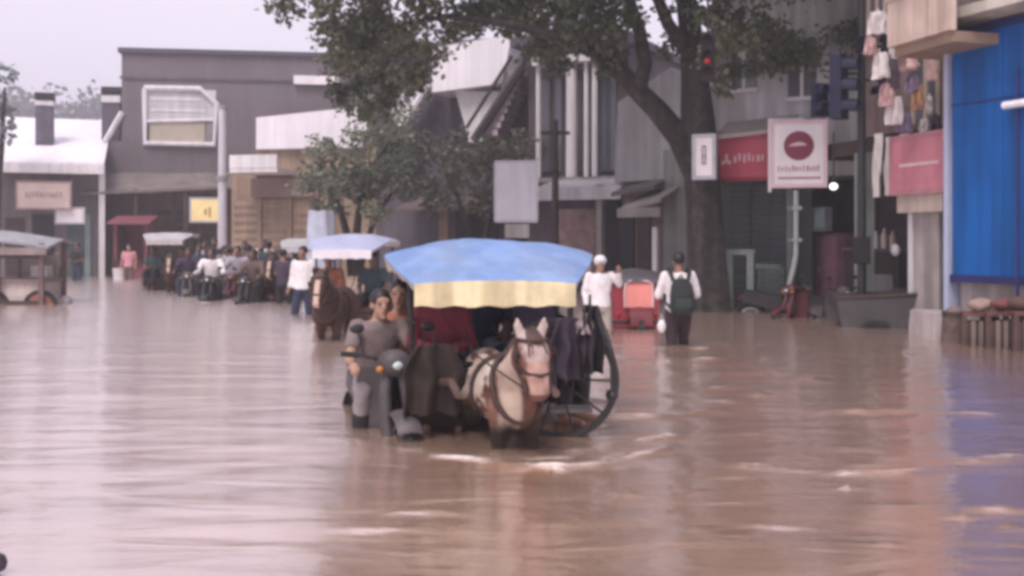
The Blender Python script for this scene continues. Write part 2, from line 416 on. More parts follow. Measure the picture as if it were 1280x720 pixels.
bark = mat('grey_bark', (.065, .055, .052), .9, .5, 6, bump=1.0, streak=.45)
def big_tree():
    Y = 19.6; base = at(886, 388, Y)
    t = thing('street_tree', 'big old spreading tree with a forked dark trunk over the flooded street', 'tree', (base.x, base.y, ROAD))
    def loc(px, py, dy=0): p = at(px, py, Y + dy); return p - Vector((base.x, base.y, ROAD))
    tr = MB()
    tr.tube([loc(890, 415), loc(887, 385), loc(884, 330), loc(880, 260), loc(876, 200), loc(872, 150), loc(868, 90), loc(862, 30), loc(850, -60), loc(846, -150)],
            [.50, .42, .37, .35, .35, .33, .26, .22, .17, .10], 12)
    tr.tube([loc(874, 225), loc(850, 172), loc(822, 138), loc(796, 112), loc(772, 86), loc(756, 50, .3), loc(735, 10, .6), loc(700, -60, .9)], [.26, .24, .21, .19, .17, .14, .11, .06], 10)
    tr.tube([loc(772, 88), loc(750, 70, -.4), loc(700, 48, -.8), loc(640, 30, -1.2), loc(560, 20, -1.5), loc(480, 35, -1.8)], [.13, .12, .10, .08, .06, .03], 8)
    tr.tube([loc(800, 114), loc(806, 80, -.3), loc(800, 40, -.5), loc(780, -20, -.8), loc(740, -120, -1)], [.15, .14, .12, .10, .05], 8)
    tr.tube([loc(870, 120), loc(884, 80, .3), loc(905, 40, .6), loc(940, 0, .9), loc(1000, -40, 1.2)], [.18, .15, .12, .09, .05], 8)
    tr.tube([loc(866, 75), loc(835, 30, -.6), loc(815, -20, -1), loc(790, -100, -1.6)], [.16, .12, .10, .05], 8)
    tr.tube([loc(895, 55, .4), loc(950, 48, .2), loc(1010, 55, 0)], [.10, .07, .03], 8)
    tr.build('trunk', bark, t, smooth=50)
    spec = [(357, 4, 20), (440, 66, 40), (432, 108, 26), (470, 34, 44), (515, 62, 40), (495, 108, 34), (545, 14, 42), (600, 0, 40), (640, 16, 28), (590, 26, 18), (470, 80, 34), (450, 40, 36), (520, 100, 30), (480, 130, 24),
            (690, 42, 42), (738, 46, 38), (664, 2, 46), (722, 2, 46), (762, 70, 26), (455, 135, 18), (700, 78, 18), (780, 30, 26),
            (905, 46, 34), (925, 60, 30), (960, 10, 36), (1000, 5, 40), (985, 60, 30), (1045, 50, 30), (1020, 40, 34), (945, 40, 34), (990, 30, 40), (1035, 20, 38), (930, 84, 22), (965, 72, 24), (895, 14, 20), (1060, 40, 24), (905, 110, 14),
            (410, 10, 26), (840, 60, 16), (1010, 66, 22)]
    rnd = random.Random(3)
    for x in range(330, 1150, 46):
        for y in (-45, -105, -170, -235):
            if y < -150 and (x < 470 or x > 1010): continue
            if x < 400: continue
            spec.append((x + rnd.uniform(-20, 20), y + rnd.uniform(-18, 18), rnd.uniform(40, 58)))
    cl = []
    for i, (px, py, r) in enumerate(spec):
        dy = rnd.uniform(-2.0, 2.0) if py > -20 else rnd.uniform(-3.2, 3.2)
        p = at(px, py, Y + dy) - Vector((base.x, base.y, ROAD)); cl.append((p, r * Y / FPX))
        if py < -20:
            p2 = at(px, py, Y - dy * .8) - Vector((base.x, base.y, ROAD)); cl.append((p2, r * Y / FPX * .9))
    mb, aft = leaves(cl, .125, 2200, 11)
    mb.build('crown', leaf_mat('broad_dark_leaves', (.046, .058, .034), (.185, .20, .12)), t, after=aft)
big_tree()

def tree(label, px, base_px, Y, stems, spec, size, dens, seed, dark, light, spread=1.2):
    base = at(base_px, 300, Y); O = Vector((base.x, base.y, ROAD))
    t = thing('small_tree', label, 'tree', O)
    tr = MB()
    for st in stems:
        pts = [at(a, b, Y + c) - O for a, b, c, _ in st]; tr.tube(pts, [q[3] for q in st], 8)
    tr.build('trunk', bark, t, smooth=50)
    rnd = random.Random(seed); cl = []
    for a, b, r in spec:
        cl.append((at(a, b, Y + rnd.uniform(-spread, spread)) - O, r * Y / FPX))
    mb, aft = leaves(cl, size, dens, seed)
    mb.build('crown', leaf_mat(label[:24], dark, light), t, after=aft)
tree('small grey green tree with several thin stems behind the white roofed cart', 440, 440, 26,
     [[(440, 345, 0, .12), (436, 300, 0, .10), (425, 262, 0, .08), (412, 235, .2, .05)], [(444, 345, 0, .12), (446, 290, 0, .10), (450, 250, 0, .08), (470, 200, .2, .05), (500, 160, .3, .03)],
      [(448, 340, .1, .10), (466, 280, .1, .07), (490, 240, .2, .04)]],
     [(430, 212, 40), (404, 232, 30), (385, 222, 18), (470, 215, 34), (415, 185, 22), (455, 180, 34), (494, 196, 36), (452, 236, 32), (508, 160, 22), (395, 205, 18), (478, 150, 24), (500, 232, 30), (420, 258, 18), (470, 262, 20), (400, 262, 14)],
     .14, 1150, 21, (.11, .125, .09), (.29, .31, .23))
tree('dark olive bushy tree below the white box of the stairway building', 590, 590, 27,
     [[(590, 345, 0, .13), (588, 290, 0, .1), (570, 240, .2, .06)], [(594, 345, 0, .11), (612, 270, .2, .07), (640, 220, .3, .03)]],
     [(560, 208, 34), (600, 200, 30), (640, 192, 28), (676, 186, 20), (545, 246, 28), (600, 240, 28), (530, 185, 24), (570, 170, 16), (520, 225, 24)],
     .14, 1150, 22, (.07, .078, .055), (.17, .18, .13))
tree('pale bluish thin tree behind the low white roofed building', -6, -6, 34,
     [[(-6, 345, 0, .16), (-4, 250, 0, .13), (2, 180, 0, .1), (6, 110, 0, .05)]],
     [(8, 92, 14), (-4, 115, 18), (8, 135, 15), (2, 165, 16), (-20, 90, 26), (-30, 140, 30)],
     .24, 330, 23, (.10, .12, .12), (.26, .30, .31))

# ================================================================== BUILDINGS
def part(mb, name, m, p, smooth=None): return mb.build(name, m, p, smooth)
def bars(F, path, d, r, n=6):
    mb = MB(); mb.tube([(*(lambda q: (q[0], d, q[1]))(F.uz(x, y, d)),) for x, y in path], r, n); return mb

# --- low building with the white roof
F = Facade(-170, 35.5, 128, 38)
b = F.thing('shop_building', 'low shop building with a white sloping roof and two stub columns', 'building')
u0, u1 = -2, F.len
ez = F.uz(60, 206, -.9)[1]; rz = F.uz(95, 149, 6)[1]
m = MB(); m.box(u0, u1 - .1, 0, 9, ROAD, ez - .1); part(m, 'wall', mauve_wall, b)
m = MB(); m.slab([[(u0, -.9, ez), (u1 + .1, -.9, ez + .12)], [(u0, 6, rz), (u1 + .1, 6, rz)], [(u0, 11, ez + .5), (u1 + .1, 11, ez + .5)]], .14); roof = part(m, 'roof', roof_white, b)
m = MB(); m.box(u0, u1 + .1, -1.0, -.903, ez - .3, ez + .02); m.build('gutter', white_wall, roof)
colm = mat('raw_concrete_column', (.13, .115, .15), .9, .2, 2, streak=.2)
for (xa, xb, yt, yb) in ((44, 66, 115, 187), ):
    m = MB(); F.pbox(m, xa, yt + 8, xb, yb + 12, 1.5, 2.1); c = part(m, 'column', colm, b)
    m = MB(); F.pbox(m, xa - 1, yt, xb + 1, yt + 9, 1.42, 2.18); m.build('column_head', dark_void, c)
    m = MB(); F.pbox(m, xa - .5, yt + 10, xb + .5, yt + 17, 1.47, 2.13); m.build('collar', white_wall, c)
m = MB(); F.pbox(m, 84, 276, 109, 352, -.06, .0); d_ = part(m, 'door', mat('green_door', (.07, .12, .12), .6, .2, 2, streak=.2), b)
m = MB(); F.pbox(m, 106, 268, 113, 352, -.12, -.062); m.build('door_frame', mat('pale_green_trim', (.22, .28, .28), .6), d_)
m = MB()
for xa, xb, ya, yb in ((-60, -20, 240, 345), (6, 30, 272, 345)): F.pbox(m, xa, ya, xb, yb, -.05, -.001)
part(m, 'shutter', dark_wood, b)
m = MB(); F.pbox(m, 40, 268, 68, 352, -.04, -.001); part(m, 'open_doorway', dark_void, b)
m = MB(); F.pbox(m, 123.5, 206, 131, 352, -.5, -.25); part(m, 'downpipe', white_wall, b)
def signboard(F, x0, y0, x1, y1, d, face, label, frame=None, th=.12, rows=None, rowm=None, name='shop_sign', cat='sign', group=None):
    (ua, zt), (ub, zb) = F.uz(x0, y0, d), F.uz(x1, y1, d)
    o = F.world((ua + ub) / 2, d + th / 2, zb)
    t = thing(name, label, cat, o, F.ang, group)
    w, h = (ub - ua) / 2, zt - zb
    m = MB(); m.box(-w, w, -th / 2, th / 2, 0, h); m.build('sign_panel', face, t)
    if frame:
        e = .045; m = MB()
        m.box(-w - e, w + e, -th / 2 - .012, th / 2 + .01, -e, e * .6); m.box(-w - e, w + e, -th / 2 - .012, th / 2 + .01, h - e * .6, h + e)
        m.box(-w - e, -w + e * .6, -th / 2 - .01, th / 2 + .008, e * .6, h - e * .6); m.box(w - e * .6, w + e, -th / 2 - .01, th / 2 + .008, e * .6, h - e * .6)
        m.build('frame', frame, t)
    if rows:
        m = MB()
        for fx0, fx1, fz0, fz1 in rows: m.box(-w + 2 * w * fx0, -w + 2 * w * fx1, -th / 2 - .012, -th / 2 + .002, h * fz0, h * fz1)
        m.build('lettering', rowm or grey_print, t)
    return t, w, h, th
def marks(x0, x1, z0, z1, n, seed):        # a line too blurred to read in the photograph: short dabs
    rnd = random.Random(seed); out = []; w = (x1 - x0) / n; h = z1 - z0
    for i in range(n):
        a = x0 + i * w + w * .1 * rnd.random(); out.append((a, a + w * rnd.uniform(.35, .62), z0 + h * rnd.uniform(0, .25), z1 - h * rnd.uniform(0, .3)))
    return out
signboard(F, 21, 227, 88, 261, -.85, mat('beige_sign_face', (.58, .46, .43), .6, .08, 2), 'wide beige board with one faded line under the white sloping roof', mat('brown_sign_frame', (.30, .21, .20), .6), rows=marks(.16, .86, .38, .66, 11, 3), rowm=mat('brown_print', (.30, .22, .22), .6))
signboard(F, 70, 260, 105, 279, -.7, sign_white, 'small white board above the green door', steel)

# --- big grey building with the rounded white window
F = Facade(128, 40, 470, 41.5)
b = F.thing('warehouse', 'large purple grey two storey building with a white framed window', 'building')
ua, zt = F.uz(152, 65, 0); ub = F.len + 1
us, zs = F.uz(129, 176, 0)
m = MB(); m.box(ua, ub, 0, 12, ROAD, zt); m.box(us, ua - .003, 0, 10, ROAD, zs); part(m, 'wall', purple_wall, b)
m = MB(); m.box(ua - .12, ub + .1, -.14, 12.1, zt - .02, zt + .16); part(m, 'coping', mat('dark_coping', (.085, .075, .105), .8), b)
m = MB(); m.box(ua - .06, ub, -.06, -.002, zt - 1.05, zt - .95); part(m, 'string_course', colm, b)
m = MB(); F.pbox(m, 127, 117, 150, 180, .3, 1.0); c = part(m, 'column', colm, b)
m = MB(); F.pbox(m, 126, 108, 151, 117, .22, 1.08); m.build('column_head', dark_void, c)
m = MB(); F.pbox(m, 126.5, 119, 150.5, 128, .26, 1.04); m.build('collar', white_wall, c)
m = bars(F, ((131, 178), (153, 140)), -.02, .12); part(m, 'brace', white_wall, b)
m = MB(); F.pbox(m, 188, 121, 250, 126, -.06, -.041); F.pbox(m, 188, 136, 256, 140, -.06, -.041); part(m, 'panel_stripe', white_wall, b)
w = bars(F, ((181, 112), (181, 179), (268, 181), (271, 130), (250, 111), (181, 110), (181, 113)), -.09, .115, 8); win = part(w, 'window', white_wall, b, 40)
m = MB(); F.pbox(m, 181, 111, 270, 152, -.04, -.002); m.build('panel', mat('pale_panel', (.56, .53, .57), .6, .12, 1.2, streak=.15), win)
m = MB(); F.pbox(m, 187, 152, 256, 180, -.05, -.002); m.build('blind', mat('beige_blind', (.42, .36, .30), .7, .1, 2), win)
m = bars(F, ((181, 152), (270, 150)), -.07, .07); m.build('transom', white_wall, win)
m = MB(); F.pbox(m, 257, 152, 268, 180, -.045, -.002); m.build('side_panel', mat('dull_panel', (.24, .20, .22), .6), win)
# lean-to over the ground floor
z_a = F.uz(240, 214, 0)[1]; z_b = F.uz(240, 233, -2.6)[1]; ue = F.uz(400, 230, -2.6)[0]
m = MB(); m.slab([[(us - .1, -2.6, z_b - .25), (ue, -2.6, z_b + .2)], [(us - .1, 0, z_a - .1), (ue, 0, z_a)]], .1); part(m, 'lean_to_roof', mat('rusty_sheet', (.20, .165, .16), .8, .25, 1.5, streak=.2), b)
m = MB(); m.box(us + .2, ue, -.3, -.003, ROAD, z_b + .3); part(m, 'shop_front', brown_wall, b)
for xa, xb in ((190, 214), (222, 246), (252, 276), (290, 318)):
    m = MB(); u_a, z1 = F.uz(xa, 262, -.3); u_b, z0 = F.uz(xb, 350, -.3); m.ribbed(u_a, u_b, z0, z1, -.36, 9, .03); part(m, 'shutter', mat('brown_shutter', (.12, .085, .075), .6, .2, 2, streak=.2), b)
for xa in (170, 232, 330): m = MB(); u_a, _ = F.uz(xa, 300, -2.5); m.box(u_a - .08, u_a + .08, -2.5, -2.34, ROAD, z_b - .1); part(m, 'post', dark_wood, b)
signboard(F, 367, 94, 423, 106, -.2, sign_white, 'long narrow white panel high on the purple grey building', None, rows=None)
yl = mat('yellow_sign_face', (.78, .62, .30), .5, .1, 2, emit=.12)
signboard(F, 238, 248, 276, 277, -2.55, yl, 'lit yellow box sign beside the pale lamp post', steel, rows=marks(.45, .72, .2, .7, 2, 5), rowm=mat('ochre_print', (.45, .33, .16), .6))

# --- white fronted building behind the small tree
F = Facade(286, 35.5, 470, 34.5)
b = F.thing('shop_building', 'white fronted shop building with a tan ground floor and flat white canopy', 'building')
m = MB(); ua, zt = F.uz(320, 146, 0); m.box(ua, F.len, 0, 5, ROAD, zt - .25); m.box(0, ua - .003, .2, 5, ROAD, F.uz(300, 214, 0)[1]); part(m, 'wall', tan_wall, b)
m = MB(); (u_a, z_t), (u_b, z_b) = F.uz(320, 147, -.2), F.uz(458, 184, -.2)
m.add([(u_a, -.2, z_b), (u_b, -.2, z_b), (u_b, -.003, z_b), (u_a, -.003, z_b), (u_a, -.2, z_t), (u_b, -.2, z_t + .3), (u_b, -.003, z_t + .3), (u_a, -.003, z_t)], [(0, 1, 5, 4), (1, 2, 6, 5), (2, 3, 7, 6), (3, 0, 4, 7), (4, 5, 6, 7), (3, 2, 1, 0)]); part(m, 'fascia', roof_white, b)
(u_a, z_t), (u_b, z_b) = F.uz(287, 194, -1.6), F.uz(346, 215, -1.6)
m = MB(); m.box(u_a, u_b, -1.6, -.003, z_b, z_b + .14); m.box(u_a, u_b, -1.62, -1.5, z_b + .14, z_t); part(m, 'canopy', white_wall, b)
m = MB(); m.box(u_a + .1, u_b + .9, -.25, -.004, z_b - .75, z_b - .12); part(m, 'fascia_board', mat('brown_fascia', (.22, .15, .13), .8, .2, 2), b)
for xa, xb in ((292, 322), (328, 360), (366, 398)):
    m = MB(); u_a2, z1 = F.uz(xa, 250, -.1); u_b2, z0 = F.uz(xb, 352, -.1); m.ribbed(u_a2, u_b2, z0, z1, -.06, 10, .03); part(m, 'shutter', mat('tan_shutter', (.27, .19, .135), .6, .2, 2, streak=.2), b)
for xa in (324, 362, 402): m = MB(); u_a2, _ = F.uz(xa, 300, -.12); m.box(u_a2 - .07, u_a2 + .07, -.12, -.004, ROAD, z_b - .8); part(m, 'pilaster', tan_wall, b)

# --- dark building with the outside stairs
F = Facade(470, 31.5, 690, 29.5)
b = F.thing('stair_building', 'dark mauve building with a white box and slanting white stairs', 'building')
m = MB(); zt = F.uz(560, 62, 0)[1]; m.box(0, F.len, 0, 9, ROAD, zt); part(m, 'wall', mat('dark_mauve', (.115, .10, .125), .85, .2, .7, streak=.25), b)
m = MB(); m.box(-.1, F.len + .003, -.25, 9.1, zt + .003, zt + .2); part(m, 'roof_edge', colm, b)
m = MB(); (u_a, z_t), (u_b, z_b) = F.uz(540, 60, -1.2), F.uz(640, 110, -1.2)
m.add([(u_a, -1.2, z_b), (u_b - .3, -1.2, z_b + .15), (u_b - .3, -.01, z_b + .15), (u_a, -.01, z_b), (u_a, -1.2, z_t), (u_b, -1.2, z_t + .22), (u_b, -.01, z_t + .22), (u_a, -.01, z_t)], [(0, 1, 5, 4), (1, 2, 6, 5), (2, 3, 7, 6), (3, 0, 4, 7), (4, 5, 6, 7), (3, 2, 1, 0)]); part(m, 'stair_head_box', roof_white, b)
pl = [F.uz(x, y, -.8) for x, y in ((569, 114), (626, 114), (606, 160), (602, 178), (586, 178), (582, 160))]
m = MB(); m.prism(list(reversed(pl)), -.8, -.3); part(m, 'bracket', white_wall, b)
m = bars(F, ((537, 104), (497, 166)), -1.0, .10); st = part(m, 'staircase', roof_white, b)
m = MB(); k = 9
for i in range(k):
    t = i / (k - 1); px, py = 537 - 40 * t, 104 + 62 * t
    (ux, zx) = F.uz(px, py, -.9); m.box(ux - .32, ux + .02, -.9, -.2, zx - .05, zx + .02)
m.build('step', white_wall, st)
m = bars(F, ((520, 96), (484, 150)), -1.0, .05); st_r = m
for i in range(7):
    t = i / 6; a = F.uz(520 - 36 * t, 96 + 54 * t, -1.0); c_ = F.uz(531 - 36 * t, 112 + 54 * t, -1.0); st_r.tube([(a[0], -1.0, a[1]), (c_[0], -1.0, c_[1])], .035, 6)
st_r.build('railing', white_wall, st)
m = bars(F, ((652, 84), (592, 176)), -1.25, .13); st = part(m, 'staircase', mat('dark_stair', (.06, .05, .055), .7), b)
m = MB()
for i in range(9):
    t = i / 8; px, py = 652 - 32 * t, 92 + 74 * t
    (ux, zx) = F.uz(px, py, -.9); m.box(ux - .35, ux + .12, -1.1, -.2, zx - .09, zx + .09)
m.build('step', mat('pinkish_step', (.52, .45, .47), .7), st)
m = bars(F, ((640, 70), (583, 160)), -1.3, .05); m.build('railing', dark_wood, st)
for xa, xb, ya, yb in ((500, 530, 200, 250), (548, 560, 262, 345), (570, 622, 262, 345), (640, 676, 250, 345)):
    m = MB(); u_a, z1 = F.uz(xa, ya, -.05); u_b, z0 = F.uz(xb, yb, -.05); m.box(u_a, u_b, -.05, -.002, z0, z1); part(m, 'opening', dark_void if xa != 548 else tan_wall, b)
m = MB(); (u_a, z1), (u_b, _) = F.uz(495, 252, -1.3), F.uz(690, 252, -1.3); m.slab([[(u_a, -1.3, z1 - .2), (u_b, -1.3, z1 - .2)], [(u_a, -.003, z1 + .25), (u_b, -.003, z1 + .25)]], .08); part(m, 'awning', mat('brown_awning', (.13, .095, .10), .7, .2, 2), b)

# --- colonnade house left of the big trunk
F = Facade(656, 27.5, 775, 26.2)
b = F.thing('colonnade_house', 'dark house with slim white upstairs columns over a pale awning', 'building')
zt = F.uz(700, 62, .6)[1]
m = MB(); m.box(-.2, F.len, .6, 8, ROAD, zt); part(m, 'wall', mat('dark_plum_wall', (.10, .075, .09), .85, .2, .8, streak=.2), b)
m = MB(); m.box(-.3, F.len + .1, -.3, 8.1, zt + .003, zt + .25); part(m, 'roof_slab', colm, b)
zf = F.uz(700, 222, 0)[1]
m = MB(); m.box(-.1, F.len + .05, -.1, .597, zf - .12, zf); part(m, 'balcony_slab', concrete, b)
for xa, xb in ((706, 719), (728, 734), (738, 745), (668, 674)):
    m = MB(); (u_a, _), (u_b, _) = F.uz(xa, 100, 0), F.uz(xb, 100, 0); m.lathe([(.002, zf), ((u_b - u_a) / 2, zf), ((u_b - u_a) / 2 * .94, zt - .5), (.002, zt - .5)], 14, Matrix.Translation(((u_a + u_b) / 2, .1, 0))); c = part(m, 'column', white_wall, b, 40)
    m = MB(); q = (u_a + u_b) / 2; w = (u_b - u_a) * .8; m.box(q - w, q + w, -.12, .32, zt - .5, zt - .3); m.build('capital', white_wall, c)
for xa, xb in ((676, 702), (722, 770)):
    m = MB(); (u_a, z1), (u_b, z0) = F.uz(xa, 100, .55), F.uz(xb, 214, .55); m.box(u_a, u_b, .55, .598, z0, z1); w_ = part(m, 'window', glass_dark, b)
    m = MB(); q = (u_a + u_b) / 2; m.box(q - .04, q + .04, .52, .549, z0, z1); m.build('mullion', dark_wood, w_)
(u_a, z1), (u_b, z2) = F.uz(664, 236, -1.5), F.uz(776, 238, -1.5)
m = MB(); m.slab([[(u_a, -1.5, z1), (u_b, -1.5, z1)], [(u_a, -.12, zf - .08), (u_b, -.12, zf - .08)]], .09); m.box(u_a, u_b, -1.53, -1.503, z1 - .30, z1 + .02); part(m, 'awning', mat('pale_awning', (.50, .48, .52), .6, .12, 1.5, streak=.2), b)
m = MB(); (u_a, z1), (u_b, z0) = F.uz(690, 262, .5), F.uz(744, 352, .5); m.box(u_a, u_b, .5, .598, z0, z1); part(m, 'shop_window', mat('pinkish_shop_goods', (.36, .23, .22), .6, .35, 3.5), b)
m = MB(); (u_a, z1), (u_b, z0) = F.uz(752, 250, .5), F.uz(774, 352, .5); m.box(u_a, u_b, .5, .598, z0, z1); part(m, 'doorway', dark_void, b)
m = MB(); (u_a, _), (u_b, _) = F.uz(745, 250, -1.4), F.uz(752, 250, -1.4); m.box(u_a, u_b, -1.4, -1.2, ROAD, z1 + .3); part(m, 'post', concrete, b)

# --- grey gable wall and lean-to between the colonnade house and the trunk
F = Facade(770, 24.8, 868, 23.6)
b = F.thing('gable_house', 'pale grey gabled house directly behind the big forked trunk', 'building')
pl = [F.uz(x, y, 0) for x, y in ((768, 228), (868, 222), (868, 116), (838, 84), (772, 128))]
m = MB(); m.prism([(x, z) for x, z in pl], 0, 7); part(m, 'gable_wall', mat('pale_gable', (.34, .335, .35), .8, .12, 1, streak=.2), b)
m = MB(); z0 = F.uz(800, 226, .2)[1]; m.box(.05, F.len, .25, 6.9, ROAD, z0 - .05); part(m, 'wall', brown_wall, b)
(u_a, z1), (u_b, z2) = F.uz(772, 262, -1.3), F.uz(826, 248, -1.3)
m = MB(); m.slab([[(u_a, -1.3, z1), (u_b, -1.3, z2)], [(u_a, .0, z1 + .45), (u_b, .0, z2 + .45)]], .08); m.box(u_a, u_b, -1.33, -1.303, z1 - .18, z1 + .03); part(m, 'awning', mat('olive_awning', (.26, .24, .23), .7, .2, 2), b)
(u_a, z1), (u_b, z2) = F.uz(772, 236, -.6), F.uz(826, 226, -.6)
m = MB(); m.slab([[(u_a, -.9, z1 - .1), (u_b, -.9, z2 - .1)], [(u_a, .0, z1 + .12), (u_b, .0, z2 + .12)]], .1); part(m, 'eave', mat('dark_eave', (.10, .09, .085), .8), b)
for xa, xb, mm in ((774, 792, dark_void), (797, 812, dark_wood)):
    m = MB(); (u_a, z1), (u_b, z0) = F.uz(xa, 268, .18), F.uz(xb, 350, .18); m.box(u_a, u_b, .18, .248, z0, z1); part(m, 'doorway' if mm is dark_void else 'door', mm, b)
m = MB(); (u_a, z1), (u_b, z0) = F.uz(815, 284, -1.2), F.uz(821, 350, -1.2); m.box(u_a, u_b, -1.2, -1.06, ROAD, z1); part(m, 'post', white_wall, b)
m = MB(); (u_a, z1), (u_b, z0) = F.uz(829, 188, -.4), F.uz(868, 352, -.4); m.box(u_a, u_b, -.4, .2, ROAD, z1); part(m, 'pier', mat('greenish_concrete', (.25, .25, .245), .85, .16, 1.3, streak=.25), b)

# --- shuttered shop with the red sign
F = Facade(895, 20.6, 1004, 19.8)
b = F.thing('shuttered_shop', 'pale upper wall over a dark green grey roller shutter', 'building')
zt = F.uz(940, -150, 0)[1]; z_s = F.uz(940, 222, 0)[1]
m = MB(); m.box(-.1, F.len + 1.6, 0, 7, z_s, zt); part(m, 'upper_wall', pale_wall, b)
m = MB(); m.box(-.1, F.len + .1, .3, 7, ROAD, z_s - .003); part(m, 'wall', mat('dark_green_grey', (.07, .08, .08), .8, .2, 1), b)
for xa, xb in ((893, 938), (940, 982)):
    m = MB(); (u_a, z1), (u_b, z0) = F.uz(xa, 230, .2), F.uz(xb, 392, .2); m.ribbed(u_a, u_b, z0, z1, .22, 22, .035); part(m, 'shutter', mat('green_grey_shutter', (.085, .10, .10), .55, .15, 1.5, streak=.2), b)
m = MB(); (u_a, z1), (u_b, z0) = F.uz(983, 226, -.05), F.uz(990, 392, -.05); m.box(u_a, u_b, -.05, .29, ROAD, z_s - .004); part(m, 'pilaster', mat('grey_green_trim', (.25, .28, .28), .7, .2, 2, streak=.2), b)
for xa, xb, ya, yb in ((915, 945, 40, 110), (985, 1020, 50, 120)):
    m = MB(); (u_a, z1), (u_b, z0) = F.uz(xa, ya, -.05), F.uz(xb, yb, -.05); m.box(u_a, u_b, -.05, -.002, z0, z1); w_ = part(m, 'window', glass_dark, b)
    m = MB(); q = (u_a + u_b) / 2; m.box(q - .03, q + .03, -.075, -.051, z0, z1); m.box(u_a - .05, u_b + .05, -.12, -.051, z0 - .08, z0); m.build('frame', white_wall, w_)
m = MB(); (u_a, z1), (u_b, z0) = F.uz(893, 160, -.9), F.uz(985, 166, -.9); m.slab([[(u_a, -.95, z0), (u_b, -.95, z0 + .1)], [(u_a, -.003, z0 + .35), (u_b, -.003, z0 + .45)]], .07); part(m, 'canopy', mat('beige_canopy', (.46, .41, .38), .7, .15, 2), b)
t, w, h, th = signboard(F, 893, 168, 962, 222, -.75, sign_red, 'red shop sign with a pale line of letters right of the trunk', mat('dark_red_edge', (.30, .03, .05), .6), rows=[(.14, .20, .32, .40), (.20, .25, .36, .55), (.25, .30, .32, .40)] + marks(.36, .94, .34, .56, 7, 9), rowm=pale_print)
signboard(F, 868, 171, 892, 221, -1.75, sign_white, 'narrow upright white sign against the trunk beside the red sign', steel, rows=[(.38, .62, .30, .36), (.38, .46, .36, .72), (.54, .62, .36, .72), (.38, .62, .48, .54), (.38, .62, .72, .78)])
t = F.thing('sign_bracket', 'thin steel bracket carrying the narrow white sign', 'bracket'); m = MB(); u_, z_ = F.uz(893, 178, -.8); m.box(u_ - .1, u_ - .06, -1.7, -.02, z_, z_ + .04); m.box(u_ - .1, u_ - .06, -1.7, -.02, z_ - .6, z_ - .56); m.build('arm', steel, t)
# gate frame and bits before the shutter
g = F.thing('metal_gate', 'grey green metal gate standing in the flood before the dark shutter', 'gate')
m = MB(); (u_a, z1), (u_b, _), (u_c, _) = F.uz(908, 318, -.6), F.uz(942, 318, -.6), F.uz(976, 330, -.6)
for u in (u_a, u_b - .12): m.box(u, u + .13, -.66, -.56, ROAD, z1)
m.box(u_a, u_b + .03, -.665, -.555, z1 - .003, z1 + .1); m.build('frame', mat('gate_grey', (.22, .25, .25), .6, .2, 3), g)
m = MB()
for i in range(7): u = u_b + .1 + (u_c - u_b) * i / 7; m.box(u, u + .035, -.63, -.6, ROAD, z1 - .25)
m.box(u_b + .05, u_c, -.64, -.59, z1 - .26, z1 - .18); m.box(u_b + .05, u_c, -.64, -.59, .1, .16); m.build('leaf_panel', mat('gate_dark', (.10, .12, .12), .6, .2, 3), g)

# --- white sign with the round emblem
F = Facade(962, 18.6, 1034, 18.4)
t, w, h, th = signboard(F, 966, 154, 1031, 231, 0, sign_white, 'white hanging sign with a round dark red emblem', mat('pinkish_frame', (.70, .52, .56), .6, .1, 2), th=.16,
                        rows=[(.10, .92, .10, .13)] + marks(.10, .92, .20, .32, 12, 4), rowm=mat('rose_print', (.42, .18, .24), .6))
r_ = min(w, h) * .58
Mz = Matrix.Translation((0, -th / 2 - .004, h * .63)) @ Matrix.Rotation(R(90), 4, 'X')
m = MB(); m.lathe([(.001, -.012), (r_, -.012), (r_, .012), (.001, .012)], 36, Mz); em = m.build('emblem', mat('maroon_print', (.20, .03, .06), .5, .1, 4), t)
m = MB(); k = 10
up = [(-.66 + 1.2 * i / k, .10 + .28 * math.sin(i / k * 2.6) - .10 * i / k) for i in range(k + 1)]; lo = [(x, z - .26 * math.sin((i + .6) / (k + 1.2) * math.pi)) for i, (x, z) in enumerate(up)]
m.prism([(x * r_, z * r_ + h * .63 - .08 * r_) for x, z in lo] + [(x * r_, z * r_ + h * .63 - .08 * r_) for x, z in reversed(up)], -th / 2 - .032, -th / 2 - .018); m.build('emblem_swoosh', pale_print, em)
m = MB(); m.box(-w - .08, -w - .02, -.03, .03, -.12, h + .05); m.box(-w - .08, w * .2, .0, .04, h + .06, h + .10); m.build('bracket', white_wall, t)

# --- open shop and balcony house between the round emblem and the blue front
F = Facade(1000, 18.9, 1184, 15.0)
b = F.thing('balcony_house', 'open fronted shop house with a beige balcony and a pale pillar', 'building')
zc = F.uz(1090, 168, 0)[1]; ztop = F.uz(1150, -260, 0)[1]
m = MB(); m.box(-2.6, F.len + 2.6, 2.2, 7, ROAD, ztop); part(m, 'wall', mat('dim_shop_wall', (.13, .09, .095), .85, .3, 1.2, streak=.2), b)
m = MB(); (u_a, z1), (u_b, z0) = F.uz(1062, 0, 0), F.uz(1184, 0, 0); m.box(u_a, u_b, .2, 2.197, zc + .003, ztop); part(m, 'upper_wall', mat('brownish_pink_wall', (.24, .17, .165), .85, .25, 1.3, streak=.3), b)
m = MB(); m.box(0, F.len + .2, .3, 2.195, zc - .25, zc); part(m, 'ceiling_slab', dark_wood, b)
m = MB(); (u_a, z1), (u_b, z0) = F.uz(1137, 264, -.1), F.uz(1174, 372, -.1); m.box(u_a, u_b, -.1, .35, ROAD, zc - .26); pi_ = part(m, 'pillar', mat('pale_pillar', (.40, .35, .34), .8, .15, 2, streak=.3), b)
m = MB(); m.box(u_a - .002, u_a + .10, -.13, -.102, ROAD, z1); m.build('pillar_trim', white_wall, pi_)
